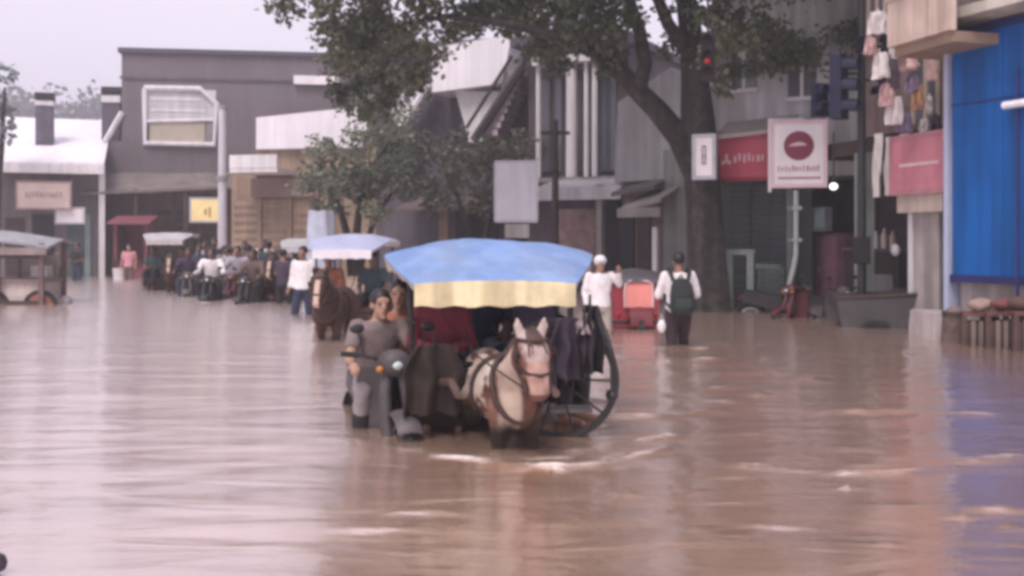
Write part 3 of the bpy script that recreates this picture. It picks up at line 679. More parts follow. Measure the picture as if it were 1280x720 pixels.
(u_a, z1), (u_b, z0) = F.uz(1118, 12, -1.1), F.uz(1192, 40, -1.1)
m = MB(); m.box(u_a, u_b, -1.1, .197, z0 - .12, z0 + .02); bl = part(m, 'balcony', mat('brown_soffit', (.30, .21, .155), .8, .2, 2), b)
m = MB(); m.box(u_a - .05, u_b + .03, -1.18, -1.08, z0 + .023, z1 + .1); m.build('parapet', mat('beige_parapet', (.60, .47, .40), .75, .15, 1.5, streak=.3), bl)
m = MB(); m.box(u_a - .06, u_b + .03, -1.2, -1.06, z1 + .103, z1 + .17)
m.build('handrail', mat('pink_rail', (.5, .33, .33), .6), bl)
for xa, xb, ya, yb in ((1068, 1080, 175, 290), ):
    m = MB(); (u_a, z1), (u_b, z0) = F.uz(xa, ya, .1), F.uz(xb, yb, .1); m.box(u_a, u_b, .1, .298, ROAD, zc - .26); part(m, 'post', mat('greenish_post', (.24, .27, .26), .7, .2, 2), b)
for xa, xb, ya, yb in ((1088, 1106, -20, 40), (1144, 1172, 70, 150)):
    m = MB(); (u_a, z1), (u_b, z0) = F.uz(xa, ya, .15), F.uz(xb, yb, .15); m.box(u_a, u_b, .15, .198, z0, z1); w_ = part(m, 'window', glass_dark, b)
    m = MB(); q = (u_a + u_b) / 2; m.box(q - .03, q + .03, .12, .149, z0, z1); m.box(u_a - .05, u_a, .11, .149, z0, z1); m.box(u_b, u_b + .05, .11, .149, z0, z1); m.build('frame', beige, w_)
FB = F
signboard(F, 1114, 175, 1186, 236, -.3, sign_pink, 'faded pink shop sign left of the blue front', mat('rose_edge', (.45, .20, .23), .6), rows=[(.16, .84, .46, .52)], rowm=pale_print)
signboard(F, 1121, 238, 1178, 264, -.25, beige, 'plain beige box above the pale pillar', None, th=.3, name='box_sign')
t, w, h, th = signboard(F, 1003, 263, 1031, 286, .9, mat('teal_sign_face', (.28, .40, .40), .5, .15, 3), 'small dull teal board inside the dim open shop', steel)
# pink cupboard, counter, bottles, lamp
def unit(name, label, cat, px0, py0, px1, py1, d, dep, m_, floor=True):
    (ua, z1), (ub, z0) = FB.uz(px0, py0, d), FB.uz(px1, py1, d)
    if floor: z0 = ROAD
    o = FB.world((ua + ub) / 2, d, z0); t = thing(name, label, cat, o, FB.ang); return t, (ub - ua) / 2, z1 - z0, dep
t, w, h, dep = unit('cupboard', 'faded pink cupboard with two doors in the open shop', 'cupboard', 1004, 292, 1046, 366, 1.2, .5, None)
m = MB(); m.box(-w, w, 0, dep, 0, h); m.build('carcass', mat('pink_cupboard', (.33, .16, .22), .6, .2, 2, streak=.2), t)
for s in (-1, 1):
    m = MB(); m.box(s * w * .52 - w * .44, s * w * .52 + w * .44, -.03, -.002, .5, h - .06); d_ = m.build('door', mat('pink_door', (.38, .18, .25), .5, .2, 2), t)
    m = MB(); m.box(s * .06 - .015, s * .06 + .015, -.06, -.031, h * .6, h * .6 + .12); m.build('handle', steel, d_)
t, w, h, dep = unit('shop_counter', 'dark shop counter with grey front panel in the open shop', 'counter', 1056, 310, 1118, 366, .9, .6, None)
m = MB(); m.box(-w, w, 0, dep, 0, h - .05); m.build('carcass', dark_wood, t)
m = MB(); m.box(-w - .04, w + .04, -.06, dep + .04, h - .047, h); m.build('counter_top', mat('counter_top', (.12, .09, .11), .5), t)
m = MB(); m.box(0, w * .96, -.03, -.002, .42, h * .72); m.build('front_panel', mat('grey_panel', (.25, .24, .26), .6, .2, 3), t)
ctop = (t, w, h)
bm = [mat('bottle_pale', (.62, .52, .52), .3), mat('bottle_tan', (.55, .40, .33), .3), mat('bottle_clear', (.60, .60, .62), .2)]
for i in range(5):
    o = FB.world(0, 0, 0)
    lx = -w + .25 + i * (2 * w - .5) / 4
    pos = Matrix.Translation(t.location) @ Matrix.Rotation(FB.ang, 4, 'Z') @ Vector((lx, .15, h))
    mm = MB(); s = 1 + .15 * (i % 2); mm.lathe([(.001, 0), (.06, 0), (.06, .2 * s), (.025, .26 * s), (.025, .31 * s), (.001, .31 * s)], 12)
    o = mm.build('bottle', bm[i % 3], None, 40); o.location = pos
    tag(o, ['pale pinkish bottle at the left end of the dark counter', 'tan bottle second along the dark shop counter', 'clear bottle in the middle of the dark shop counter', 'pale bottle fourth along the dark shop counter', 'tan bottle at the right end of the dark counter'][i], 'bottle', 'bottles on the shop counter')
p = at(1042, 233, 17.3)
t = thing('hanging_lamp', 'bright white lamp hanging under the round emblem sign', 'lamp', p + Vector((0, 0, -.08)))
m = MB(); m.ell((0, 0, .08), (.07, .07, .06)); m.build('bulb', mat('lit_bulb', (1, .96, .95), .4, emit=.9), t, 60)
m = MB(); m.tube([(0, 0, .15), (0, 0, 1.0)], .015, 6); m.build('cord', black_metal, t)
t, w, h, dep = unit('stand_lamp', 'white round lamp head on a thin black stand beside the pillar', 'lamp', 1116, 307, 1129, 366, .25, .1, None)
m = MB(); m.tube([(0, 0, 0), (0, 0, h - .12)], .035, 8); m.tube([(-.16, 0, 0), (.16, 0, .0)], .03, 6); m.build('stand', black_metal, t)
m = MB(); m.ell((0, -.05, h - .07), (.10, .06, .10)); m.build('lamp_head', white_wall, t, 60)
# white cloth strips and hanging goods on the shop front
for i, (xa, xb, ya, yb) in enumerate(((1092, 1101, 168, 246), (1107, 1114, 172, 244), (1124, 1134, 168, 250))):
    (ua, z1), (ub, z0) = FB.uz(xa, ya, -.15), FB.uz(xb, yb, -.15)
    m = MB(); k = 8; n = 10
    g = [[((ua + (ub - ua) * j / k), -.15 - .03 * math.sin(j * 1.7 + q * .4), z0 + (z1 - z0) * q / n) for j in range(k + 1)] for q in range(n + 1)]
    vs = [p_ for row in g for p_ in row]; N_ = len(vs); vs += [(x, y + .012, z) for x, y, z in vs]
    fs = []
    for a in range(n):
        for j in range(k):
            q0 = a * (k + 1) + j; f = (q0, q0 + 1, q0 + k + 2, q0 + k + 1); fs.append(f); fs.append(tuple(N_ + z for z in reversed(f)))
    m.add(vs, fs); o = m.build('banner_strip', mat('cloth_strip', (.66, .60, .60), .8, .1, 3, streak=.15), None, 60)
    o.location = FB.A; o.rotation_euler = (0, 0, FB.ang)
    tag(o, ['pale cloth strip hanging closest to the signal pole', 'narrowest pale cloth strip between the two other strips', 'widest pale cloth strip next to the pink sign'][i], 'banner', 'cloth strips on the shop front')
def cloth_bundle(px, py, wpx, hpx, Y, m_, label, seed):
    c = at(px, py, Y); k_ = Y / FPX; w, h = wpx * k_ / 2 * 1.1, hpx * k_ / 2 * 1.1; rnd = random.Random(seed)
    mb = MB(); nx, nz = 16, 12; ph = rnd.uniform(0, 6); vs = []
    for i in range(nz + 1):
        v = i / nz; sl = .62 + .38 * min(1, v * 2.2) + .05 * math.sin(v * 7 + ph)
        for j in range(nx + 1):
            u = -1 + 2 * j / nx
            x_ = u * w * sl + .02 * noise.noise((u * 2, v * 3, seed)); z_ = h * (1 - 2 * v) - (.05 * h * abs(u) if v < .1 else 0) + .10 * h * noise.noise((u * 2.5, seed, v))
            y_ = .045 * math.sin(u * 7 + ph + v) * (.3 + v) + .03 * noise.noise((u * 3, v * 3, seed + 5))
            vs.append((x_, y_, z_))
    n = len(vs); vs += [(a, b_ + .05, c_) for a, b_, c_ in vs]; fs = []; q = nx + 1
    for i in range(nz):
        for j in range(nx):
            f = (i * q + j, (i + 1) * q + j, (i + 1) * q + j + 1, i * q + j + 1); fs.append(f); fs.append(tuple(n + t for t in reversed(f)))
    rim = [j for j in range(q)] + [i * q + nx for i in range(1, nz + 1)] + [nz * q + j for j in range(nx - 1, -1, -1)] + [i * q for i in range(nz - 1, 0, -1)]
    for a, b_ in zip(rim, rim[1:] + rim[:1]): fs.append((a, b_, n + b_, n + a))
    mb.add(vs, fs)
    mb.tube([(0, .02, h * .9), (0, .02, h * 1.3)], .010, 5)
    o = mb.build('hanging_cloth', m_, None, 70); o.location = c; o.rotation_euler = (0, 0, -.8 + rnd.uniform(-.4, .5)); tag(o, label.replace('bundle', 'cloth'), 'cloth', 'cloths hanging on the shop front'); return o
gm = {'w': mat('cloth_white', (.62, .56, .56), .8, .15, 4), 'p': mat('cloth_pink', (.55, .36, .36), .8, .2, 4), 'v': mat('cloth_violet', (.20, .15, .24), .8, .25, 4), 'o': mat('cloth_orange', (.50, .27, .14), .8, .2, 4), 'd': mat('cloth_dark', (.06, .04, .06), .8, .2, 4)}
for i, (px, py, w_, h_, k, l) in enumerate(((1097, 28, 24, 26, 'w', 'pale bundle hanging highest on the shop front'), (1098, 82, 24, 30, 'w', 'white bundle hanging just right of the signal pole'), (1132, 78, 30, 18, 'p', 'wide pinkish bundle under the beige balcony'),
        (1118, 138, 22, 32, 'w', 'white and violet bundle hanging above the cloth strips'), (1146, 120, 14, 30, 'o', 'orange brown bundle hanging above the pink sign'), (1161, 132, 8, 22, 'w', 'small white bundle in the upper row by the blue front'), (1148, 130, 8, 14, 'p', 'small pale bundle in front of the orange brown one'),
        (1130, 152, 14, 24, 'v', 'dark violet bundle hanging lowest above the pink sign'), (1088, 57, 14, 20, 'p', 'small pinkish bundle between two white bundles'), (1163, 86, 12, 26, 'p', 'upright pink bundle tucked under the balcony corner'),
        (1112, 92, 16, 34, 'd', 'dark bundle between the white one and the wide pinkish one'), (1122, 60, 18, 24, 'w', 'white bundle in the upper row, next to the balcony'), (1140, 102, 16, 24, 'v', 'violet bundle right under the wide pinkish one'),
        (1170, 158, 12, 26, 'd', 'dark bundle nearest to the blue front'), (1155, 160, 12, 22, 'w', 'white bundle just above the top edge of the pink sign'), (1108, 118, 16, 26, 'p', 'pinkish bundle in the middle of the hanging rows'))):
    cloth_bundle(px, py, w_, h_, 15.2, gm[k], l, i * 3 + 1)
# --- blue fronted building
A = at(1187, 300, 14.2); Bx = A + Vector((1.95, -4.8, 0))
F = Facade(1187, 14.2, 640 + Bx.x / Bx.y * FPX, Bx.y)
b = F.thing('blue_building', 'building with a tall plain blue panelled front on a pale base', 'building')
zt = F.uz(1187, 48, 0)[1]; zb = F.uz(1187, 352, 0)[1]
m = MB(); m.box(.02, F.len, .12, 6, zb, zt + 3.2); part(m, 'wall', mat('brown_upper', (.20, .155, .14), .85, .2, 1, streak=.25), b)
k = 6; pw = (F.len - .1) / k
for i in range(k):
    m = MB(); m.box(.06 + i * pw, .06 + (i + 1) * pw - .012, 0, .119, zb + .10, zt - .02)
    pn = part(m, 'blue_panel', blue_paint, b)
m = MB(); m.box(.03, F.len, -.03, .118, zb, zb + .098); part(m, 'bottom_rail', navy_paint, b)
m = MB(); m.box(.05, F.len, -.012, .0, zt - .95, zt - .93); m.box(.05, F.len, .0, .118, zt - .018, zt + .1); part(m, 'top_rail', navy_paint, b)
m = MB(); m.box(-.06, .02, -.05, .3, ROAD, zt + .1); part(m, 'corner_trim', mat('pale_blue_trim', (.42, .46, .62), .6, .1, 2, streak=.1), b)
m = MB(); m.box(-.22, -.063, .1, .4, ROAD, zb + 2.0); part(m, 'side_strip', navy_paint, b)
m = MB(); m.box(.05, F.len, .15, 5.9, ROAD, zb - .003); part(m, 'base', mat('pale_base', (.46, .40, .38), .8, .15, 1.5, streak=.3), b)
m = MB(); (u_a, z1) = F.uz(1190, 44, -.5); m.box(-.3, F.len, -.5, .117, zt + .12, zt + .26); part(m, 'ledge', mat('pale_ledge', (.56, .52, .46), .75, .15, 1.5, streak=.25), b)
m = MB(); m.box(.5, .62, .03, .118, zt + .5, zt + 2.6); m.box(1.5, 2.6, .05, .118, zt + .6, zt + 2.4); part(m, 'window', glass_dark, b)
m = MB(); u_p = F.uz(1272, 200, -.08)[0]; m.tube([(u_p, -.08, zb - .6), (u_p, -.08, zt - .6)], .02, 6); part(m, 'conduit', navy_paint, b)
p = F.uz(1255, 132, -.12); o = F.world(p[0], -.12, p[1])
t = thing('tube_lamp', 'short white tube lamp fixed on the blue front', 'lamp', o, F.ang)
m = MB(); m.tube([(0, 0, 0), (.9, 0, 0)], .05, 10); m.build('tube', mat('white_tube', (.85, .84, .9), .4), t, 50)
m = MB(); m.box(.05, .85, .03, .12, -.03, .03); m.build('bracket', steel, t)
# concrete step at its corner
o = at(1150, 300, 14.6)
m = MB(); m.box(.22, .66, -.4, .5, ROAD, .36, taper=.88); s = m.build('concrete_block', mat('pale_concrete', (.48, .42, .42), .85, .15, 2, streak=.2, bump=.3)); s.location = (6.0 - .55, 14.2, 0)
tag(s, 'pale concrete block at the corner of the blue building', 'block')

# ------------------------------------------------------------------ goods in the water by the blue front
wick = mat('dark_wicker', (.13, .085, .08), .85, .35, 8, bump=.6)
def basket(px, Y, r, h, label):
    o = at(px, 300, Y); t = thing('basket', label, 'basket', (o.x, o.y, ROAD), 0)
    m = MB(); pr = [(.001, 0), (r * .8, 0), (r, h * .5), (r * .88, h), (r * .80, h), (r * .9, h * .5), (r * .7, .05), (.001, .05)]; m.lathe(pr, 24); m.build('body', wick, t, 40)
    m = MB(); m.lathe([(r * .80, h - .02), (r * .93, h - .02), (r * .93, h + .05), (r * .80, h + .05)], 24); m.build('rim', dark_wood, t, 40)
    for a in range(10):
        pass
    m = MB(); m.ell((0, 0, h - .02), (r * .78, r * .78, .14)); m.build('contents', mat('brown_sacking', (.22, .15, .14), .9, .3, 5), t, 60)
basket(1193, 13.5, .17, .78, 'round dark basket in the water at the end of the crates')
slat = mat('weathered_slats', (.085, .05, .045), .85, .35, 3); slat2 = mat('pale_slats', (.20, .155, .14), .85, .3, 3)
for i, (px, Y, l) in enumerate(((1224, 13.2, 'slatted wooden crate beside the round dark basket'), (1252, 12.9, 'slatted wooden crate in the middle of the row by the blue front'), (1284, 12.6, 'reddish slatted crate at the outer end of the row'))):
    o = at(px, 300, Y); t = thing('crate', l, 'crate', (o.x, o.y, ROAD), -.35 + .1 * i, 'wooden crates in the water')
    w, h = .19, .80 + .03 * i
    m = MB()
    for sx in (-1, 1):
        for sy in (-1, 1): m.box(sx * w - .03, sx * w + .03, sy * w - .03, sy * w + .03, 0, h)
    m.box(-w + .01, w - .01, -w + .01, w - .01, .0, h - .08); m.build('frame', slat, t)
    m = MB()
    for x in (-.11, -.02, .07): m.box(x, x + .05, -w - .045, -w - .032, .02, h - .06)
    m.build('slats', slat2, t)
    m = MB(); m.box(-w - .015, w + .015, -w - .03, w + .02, h, h + .04); m.build('lid', mat('reddish_board', (.16, .065, .055), .85, .3, 3), t)
for i, (px, py, Y, l) in enumerate(((1226, 379, 13.2, 'pale brown sack lying on the crate beside the round basket'), (1256, 381, 12.9, 'reddish sack lying on the middle crate'), (1278, 381, 12.62, 'dark brown sack lying on the reddish outer crate'))):
    o = at(px, 300, Y); m = MB(); m.ell((0, 0, .07), (.17, .14, .085), 14, 8)
    m.v = [(x + .03 * noise.noise((x * 9, y * 9, z * 9 + i)), y, z + .03 * noise.noise((x * 8, y * 8, i + 3))) for x, y, z in m.v]
    s = m.build('sack', mat('tan_sack', (.36, .25, .22), .9, .2, 5) if i == 0 else mat('brown_sack', (.12, .07, .06), .9, .25, 5) if i == 2 else mat('red_sack', (.20, .07, .07), .9, .25, 5), None, 60); s.location = (o.x, o.y, ROAD + .86 + .03 * i); tag(s, l, 'sack')
# dark trough-shaped handcart
o = at(1092, 300, 16.1)
t = thing('handcart', 'dark grey flared handcart standing in the water below the open shop', 'cart', (o.x, o.y, ROAD), -.25)
m = MB(); w, d_ = .58, .38
m.add([(-w * .84, -d_, .38), (w * .72, -d_, .38), (w * .72, d_, .38), (-w * .84, d_, .38), (-w, -d_ * 1.2, .86), (w, -d_ * 1.2, .92), (w, d_ * 1.2, .92), (-w, d_ * 1.2, .86)], [(3, 2, 1, 0), (0, 1, 5, 4), (1, 2, 6, 5), (2, 3, 7, 6), (3, 0, 4, 7), (4, 5, 6, 7)]); m.build('body', mat('dark_grey_board', (.085, .08, .085), .7, .2, 2, streak=.2), t)
m = MB(); m.box(-w * .9, w * .78, -d_ * 1.06, d_ * 1.06, .30, .378); m.build('chassis', mat('dark_red_board', (.13, .035, .04), .7, .2, 2), t)
for s in (-1, 1):
    m = MB(); m.lathe([(.22, -.03), (.27, -.03), (.27, .03), (.22, .03)], 24, Matrix.Translation((0, s * .44, .27)) @ Matrix.Rotation(R(90), 4, 'X')); m.build('wheel', rubber, t, 40)
m = MB(); m.tube([(w, -.3, .9), (w + .5, -.3, .98), (w + .55, 0, 1.0), (w + .5, .3, .98), (w, .3, .9)], .025, 8); m.build('handle', black_metal, t)
m = MB(); m.tube([(-w, -d_ * 1.2, .88), (w, -d_ * 1.2, .94), (w, d_ * 1.2, .94), (-w, d_ * 1.2, .88), (-w, -d_ * 1.2, .88)], .03, 8); m.build('rim', dark_wood, t)
o = at(1150, 300, 16.4)
t = thing('wooden_bench', 'dark low wooden bench between the handcart and the pale pillar', 'bench', (o.x, o.y, ROAD), -.5)
m = MB(); m.box(-.42, .42, -.2, .2, .9, .98); m.box(-.42, .42, -.22, -.203, .55, .97); m.build('seat', dark_wood, t)
for sx in (-1, 1):
    for sy in (-1, 1): m = MB(); m.box(sx * .36 - .03, sx * .36 + .03, sy * .16 - .03, sy * .16 + .03, 0, .9); m.build('leg', dark_wood, t)

# ------------------------------------------------------------------ street furniture
o = at(278, 300, 29.5)
t = thing('lamp_post', 'tall pale concrete post rising behind the crowd', 'lamp post', (o.x, o.y, ROAD))
m = MB(); h = at(278, 136, 29.5).z - ROAD; m.tube([(0, 0, 0), (0, 0, h)], [.15, .10], 10); m.build('post', mat('pale_post', (.62, .58, .64), .7, .1, 2, streak=.15), t, 50)
m = MB(); m.tube([(0, 0, h * .63), (0, 0, h * .63 + .12)], .17, 10); m.tube([(0, 0, h), (0, 0, h + .1)], .13, 10); m.build('collar', concrete, t, 50)
o = at(694, 300, 24.5)
t = thing('utility_pole', 'thin dark pole beside the blank white board', 'pole', (o.x, o.y, ROAD))
m = MB(); h = at(694, 150, 24.5).z - ROAD; m.tube([(0, 0, 0), (0, 0, h)], [.11, .07], 10); m.build('post', dark_wood, t, 50)
m = MB(); m.box(-.35, .35, -.05, .05, h - .35, h - .27); m.build('crossbar', dark_wood, t)
o = at(645, 300, 20.5)
t = thing('notice_board', 'blank white upright board on a post behind the blue canopy', 'board', (o.x, o.y, ROAD))
zt, zb = at(645, 204, 20.5).z - ROAD, at(645, 275, 20.5).z - ROAD; w = 25 * 20.5 / FPX
m = MB(); m.box(-w, w, -.05, .05, zb, zt); m.build('panel', mat('dull_white_board', (.56, .55, .61), .6, .08, 1.5, streak=.1), t)
m = MB(); m.box(-w - .03, w + .03, -.06, .06, zb - .05, zb); m.box(-w - .03, w + .03, -.06, .06, zt, zt + .05); m.box(-w - .04, -w, -.06, .06, zb, zt); m.box(w, w + .04, -.06, .06, zb, zt); m.build('frame', steel, t)
for q in (-.1, .14): m = MB(); m.tube([(q, .1, 0), (q, .1, zt - .1)], .05, 8); m.build('post', black_metal, t, 50)
m = MB(); m.box(-.22, .26, -.12, .04, zb - .36, zb - .08); m.build('meter_box', concrete, t)
# signal pole with its arm
o = at(1077, 300, 16.4)
t = thing('signal_pole', 'dark signal pole with navy signal heads and a long overhead arm', 'signal pole', (o.x, o.y, ROAD))
H = 6.3 - ROAD
m = MB(); m.tube([(0, 0, 0), (0, 0, H)], [.075, .055], 12); m.build('post', black_metal, t, 50)
ax = at(885, 300, 15.4); dx, dy = ax.x - o.x, ax.y - o.y
m = MB(); m.tube([(0, 0, H - .4), (dx * .4, dy * .4, H - .25), (dx * 1.05, dy * 1.05, H - .2)], [.05, .045, .035], 8); arm = m.build('arm', black_metal, t, 50)
navy = mat('navy_housing', (.008, .008, .035), .5, .3, 5)
def signal_head(cx, cy, zc, s, rz, nl=3, parent=t, m_=navy):
    M_ = Matrix.Translation((cx, cy, zc)) @ Matrix.Rotation(rz, 4, 'Z')
    h = MB(); h.box(-.15 * s, .15 * s, -.1 * s, .1 * s, -.17 * s * nl, .17 * s * nl, M_, .92); hd = h.build('signal_head', m_, parent)
    v = MB()
    for i in range(nl):
        z = (i - (nl - 1) / 2) * .33 * s; k = 9; pts_o = []; 
        for q in range(k):
            a = R(-20 + 220 * q / (k - 1)); pts_o.append((math.cos(a) * .14 * s, math.sin(a) * .14 * s + z))
        vs = [(x, -.1 * s, zz) for x, zz in pts_o] + [(x * .95, -.34 * s, zz - .03 * s) for x, zz in pts_o]
        vs += [(x * .9, -.1 * s, z + (zz - z) * .9) for x, zz in pts_o] + [(x * .85, -.34 * s, z + (zz - z) * .9 - .03 * s) for x, zz in pts_o]
        fs = []
        for q in range(k - 1): fs += [(q, q + 1, k + q + 1, k + q), (2 * k + q + 1, 2 * k + q, 3 * k + q, 3 * k + q + 1), (k + q, k + q + 1, 3 * k + q + 1, 3 * k + q)]
        v.add(vs, fs, M_)
    v.build('visor', m_, hd, 40)
    return hd, M_
def zz(py, Y=16.4): return at(0, py, Y).z - ROAD
def xx(px, Y=16.4): return at(px, 300, Y).x - o.x
signal_head(xx(1046), -.1, zz(110), 1.0, R(48)); signal_head(xx(1028), .15, zz(124), .8, R(10), 2)
signal_head(xx(1106), -.05, zz(106), .7, R(-70), 2); signal_head(xx(1112), .05, zz(58), .6, R(-40), 2); signal_head(xx(1071), -.15, zz(58), .42, R(0), 2)
m = MB()
for px, py in ((1046, 92), (1046, 128), (1106, 100), (1112, 58)): m.tube([(0, 0, zz(py)), (xx(px), 0, zz(py))], .025, 6)
m.build('bracket', black_metal, t)
m = MB(); m.box(-.11, .11, -.11, .11, zz(330), zz(296)); m.build('control_box', black_metal, t)
# the black head hanging in front of the crown
p = at(885, 71, 15.4)
t2 = thing('traffic_light', 'black traffic light with a small red glow hanging before the tree', 'traffic light', (p.x, p.y, p.z - .3))
hd, M_ = signal_head(0, 0, .3, .72, R(-15), 3, t2, mat('black_housing', (.012, .006, .006), .5, .3, 5))
m = MB(); m.ell((-.03, -.11, .22), (.045, .02, .045)); m.build('red_lens', mat('red_lens', (.45, .03, .03), .3, emit=.12), hd, 60)
m = MB(); m.tube([(0, 0, .55), (0, 0, 6.05 - (p.z - .3))], .02, 6); m.build('hanger', black_metal, t2)
# bent white pipe
o = at(993, 300, 18.2)
t = thing('bent_pipe', 'thin pale pipe bending outwards near the water under the emblem sign', 'pipe', (o.x, o.y, 0))
m = MB(); q = lambda px, py: at(px, py, 18.2) - Vector((o.x, o.y, 0)); m.tube([q(995, 238), q(995, 318), q(992, 335), q(984, 366), q(983, 410)], .05, 8); m.build('pipe', mat('pale_pipe', (.30, .31, .32), .5, .1, 3), t, 60)
for y in (260, 300): m = MB(); a = q(995, y); m.box(a.x - .09, a.x + .09, a.y - .06, a.y + .2, a.z - .03, a.z + .03); m.build('clip', steel, t)

# red stall behind the first row of carts
F = Facade(142, 36.2, 184, 36.4)
b = F.thing('red_stall', 'faded red market stall in front of the big grey building', 'stall')
h = F.uz(160, 277, 0)[1]
m = MB(); m.box(0, F.len, 0, 1.4, ROAD, .6); m.box(0, .12, 0, 1.4, .603, h); m.box(F.len - .12, F.len, 0, 1.4, .603, h); m.box(.12, F.len - .12, 1.3, 1.4, .603, h); part(m, 'body', red_wall, b)
m = MB(); m.slab([[(-.15, -.5, h - .05), (F.len + .15, -.5, h - .05)], [(-.15, 1.5, h + .25), (F.len + .15, 1.5, h + .25)]], .06); part(m, 'roof', mat('dark_red_sheet', (.20, .06, .08), .7, .2, 2), b)
m = MB(); m.box(-.05, F.len + .05, -.15, .3, .603, .66); part(m, 'counter', dark_wood, b)
o = at(150, 346, 36) ; m = MB(); m.lathe([(.001, 0), (.20, 0), (.25, .5), (.23, .5), (.18, .03), (.001, .03)], 18); s = m.build('bucket', white_wall, None, 40); s.location = (at(150, 300, 35.4).x, 35.4, -.12); tag(s, 'white bucket standing in the water before the red stall', 'bucket')

# left kiosk on wheels
o = at(14, 300, 22)
t = thing('food_cart', 'wheeled food cart with a grey roof and beige panels standing in the flood', 'food cart', (o.x, o.y, ROAD), .04)
X = lambda px: at(px, 300, 22).x - o.x
Z = lambda py: at(0, py, 22).z - ROAD
m = MB(); m.slab([[(X(-62), -.75, Z(294)), (X(14), -.75, Z(299)), (X(77), -.75, Z(308))], [(X(-62), .1, Z(284)), (X(14), .1, Z(289)), (X(77), .1, Z(299))], [(X(-62), .8, Z(290)), (X(14), .8, Z(294)), (X(77), .8, Z(303))]], .05); m.build('roof', mat('grey_sheet_roof', (.30, .30, .33), .5, .15, 2, streak=.2), t)
m = MB(); m.box(X(-60), X(75), -.76, -.72, Z(318), Z(309)); m.build('valance', mat('dull_valance', (.26, .20, .20), .7, .2, 3), t)
for px in (13, 66, -52):
    for y in (-.62, .55): m = MB(); m.box(X(px) - .05, X(px) + .05, y - .04, y + .04, Z(380), Z(304)); m.build('post', mat('brown_post', (.13, .085, .085), .7), t)
m = MB(); m.box(X(-50), X(64), -.5, .5, .45, Z(352)); m.build('cabinet', mat('beige_panel', (.56, .47, .44), .7, .18, 1.5, streak=.25), t)
m = MB(); m.box(X(-52), X(66), -.58, .55, Z(352) + .002, Z(348)); m.build('counter_top', mat('brown_edge', (.20, .13, .12), .7), t)
m = MB(); m.box(X(-50), X(64), -.66, -.61, Z(379), Z(374)); m.box(X(-50), X(64), -.66, -.61, Z(322), Z(318)); m.build('rail', dark_wood, t)
m = MB(); m.box(X(16), X(62), .42, .46, Z(347), Z(320)); m.build('back_panel', mat('back_panel', (.30, .24, .23), .7, .25, 3), t)
m = MB(); m.box(X(38), X(58), .0, .3, Z(347), Z(332)); m.build('glass_case', mat('pale_case', (.50, .46, .44), .3), t)
for px in (5, 62):
    m = MB(); m.lathe([(.28, -.04), (.36, -.04), (.36, .04), (.28, .04)], 24, Matrix.Translation((X(px), -.5, .36)) @ Matrix.Rotation(R(90), 4, 'X')); w_ = m.build('wheel', rubber, t, 40)
    m = MB(); m.lathe([(.001, -.03), (.275, -.03), (.275, .03), (.001, .03)], 20, Matrix.Translation((X(px), -.5, .36)) @ Matrix.Rotation(R(90), 4, 'X')); m.build('rim', mat('rusty_rim', (.35, .14, .09), .7, .3, 4), w_, 40)

# sheet-covered goods behind the second cart
o = at(402, 300, 21.0); t = thing('covered_goods', 'tall heap of goods under a pale bluish plastic sheet beyond the white valanced cart', 'goods', (o.x, o.y, ROAD))
hh = at(0, 264, 21.0).z - ROAD; m = MB()
g = [[V((math.cos(a_) * (.40 - .16 * k_ / 7) * (1 + .10 * math.sin(a_ * 7 + k_ * .5)), math.sin(a_) * (.34 - .13 * k_ / 7) * (1 + .10 * math.sin(a_ * 7 + k_ * .5)), hh * k_ / 7 - .02 * math.sin(a_ * 3))) for a_ in [2 * math.pi * j / 28 for j in range(28)]] for k_ in range(8)]
vs = [p for r_ in g for p in r_]; fs = [(i * 28 + j, i * 28 + (j + 1) % 28, (i + 1) * 28 + (j + 1) % 28, (i + 1) * 28 + j) for i in range(7) for j in range(28)] + [tuple(7 * 28 + j for j in range(28)), tuple(reversed(range(28)))]
m.add(vs, fs); m.build('sheet', mat('pale_blue_sheet', (.44, .47, .58), .5, .15, 3, bump=.3), t, 60)
m = MB(); m.tube([V((math.cos(a_) * .335, math.sin(a_) * .29, hh * .66)) for a_ in [2 * math.pi * j / 20 for j in range(21)]], .012, 5); m.build('rope', dark_wood, t, 60)

# far wood behind the roofs
rnd = random.Random(2); cl = []
for x in range(-200, 330, 16): cl.append((Vector(((x - 640) / FPX * 190, 190 + rnd.uniform(-6, 6), CAMZ + 190 / FPX * rnd.uniform(148, 164))), rnd.uniform(3, 5)))
for x in range(-200, 330, 18): cl.append((Vector(((x - 640) / FPX * 190, 194, CAMZ + 190 / FPX * rnd.uniform(90, 140))), rnd.uniform(5, 7)))
mb, aft = leaves(cl, 1.3, 8, 31)
w_ = mb.build('far_wood', leaf_mat('far_leaves', (.05, .06, .05), (.12, .13, .11)), None, after=aft); w_['kind'] = 'stuff'

# ================================================================== PEOPLE

def lerp(a, b, t): return a + (b - a) * t
def rings(mb, rs, n=16):
    vs = []; k = len(rs)
    for c, rx, ry in rs:
        for j in range(n):
            t = 2 * math.pi * j / n
            vs.append(V(c) + V((rx * math.cos(t), ry * math.sin(t), 0)))
    fs = [(i * n + j, i * n + (j + 1) % n, (i + 1) * n + (j + 1) % n, (i + 1) * n + j) for i in range(k - 1) for j in range(n)]
    fs += [tuple(reversed(range(n))), tuple((k - 1) * n + j for j in range(n))]
    mb.add(vs, fs)

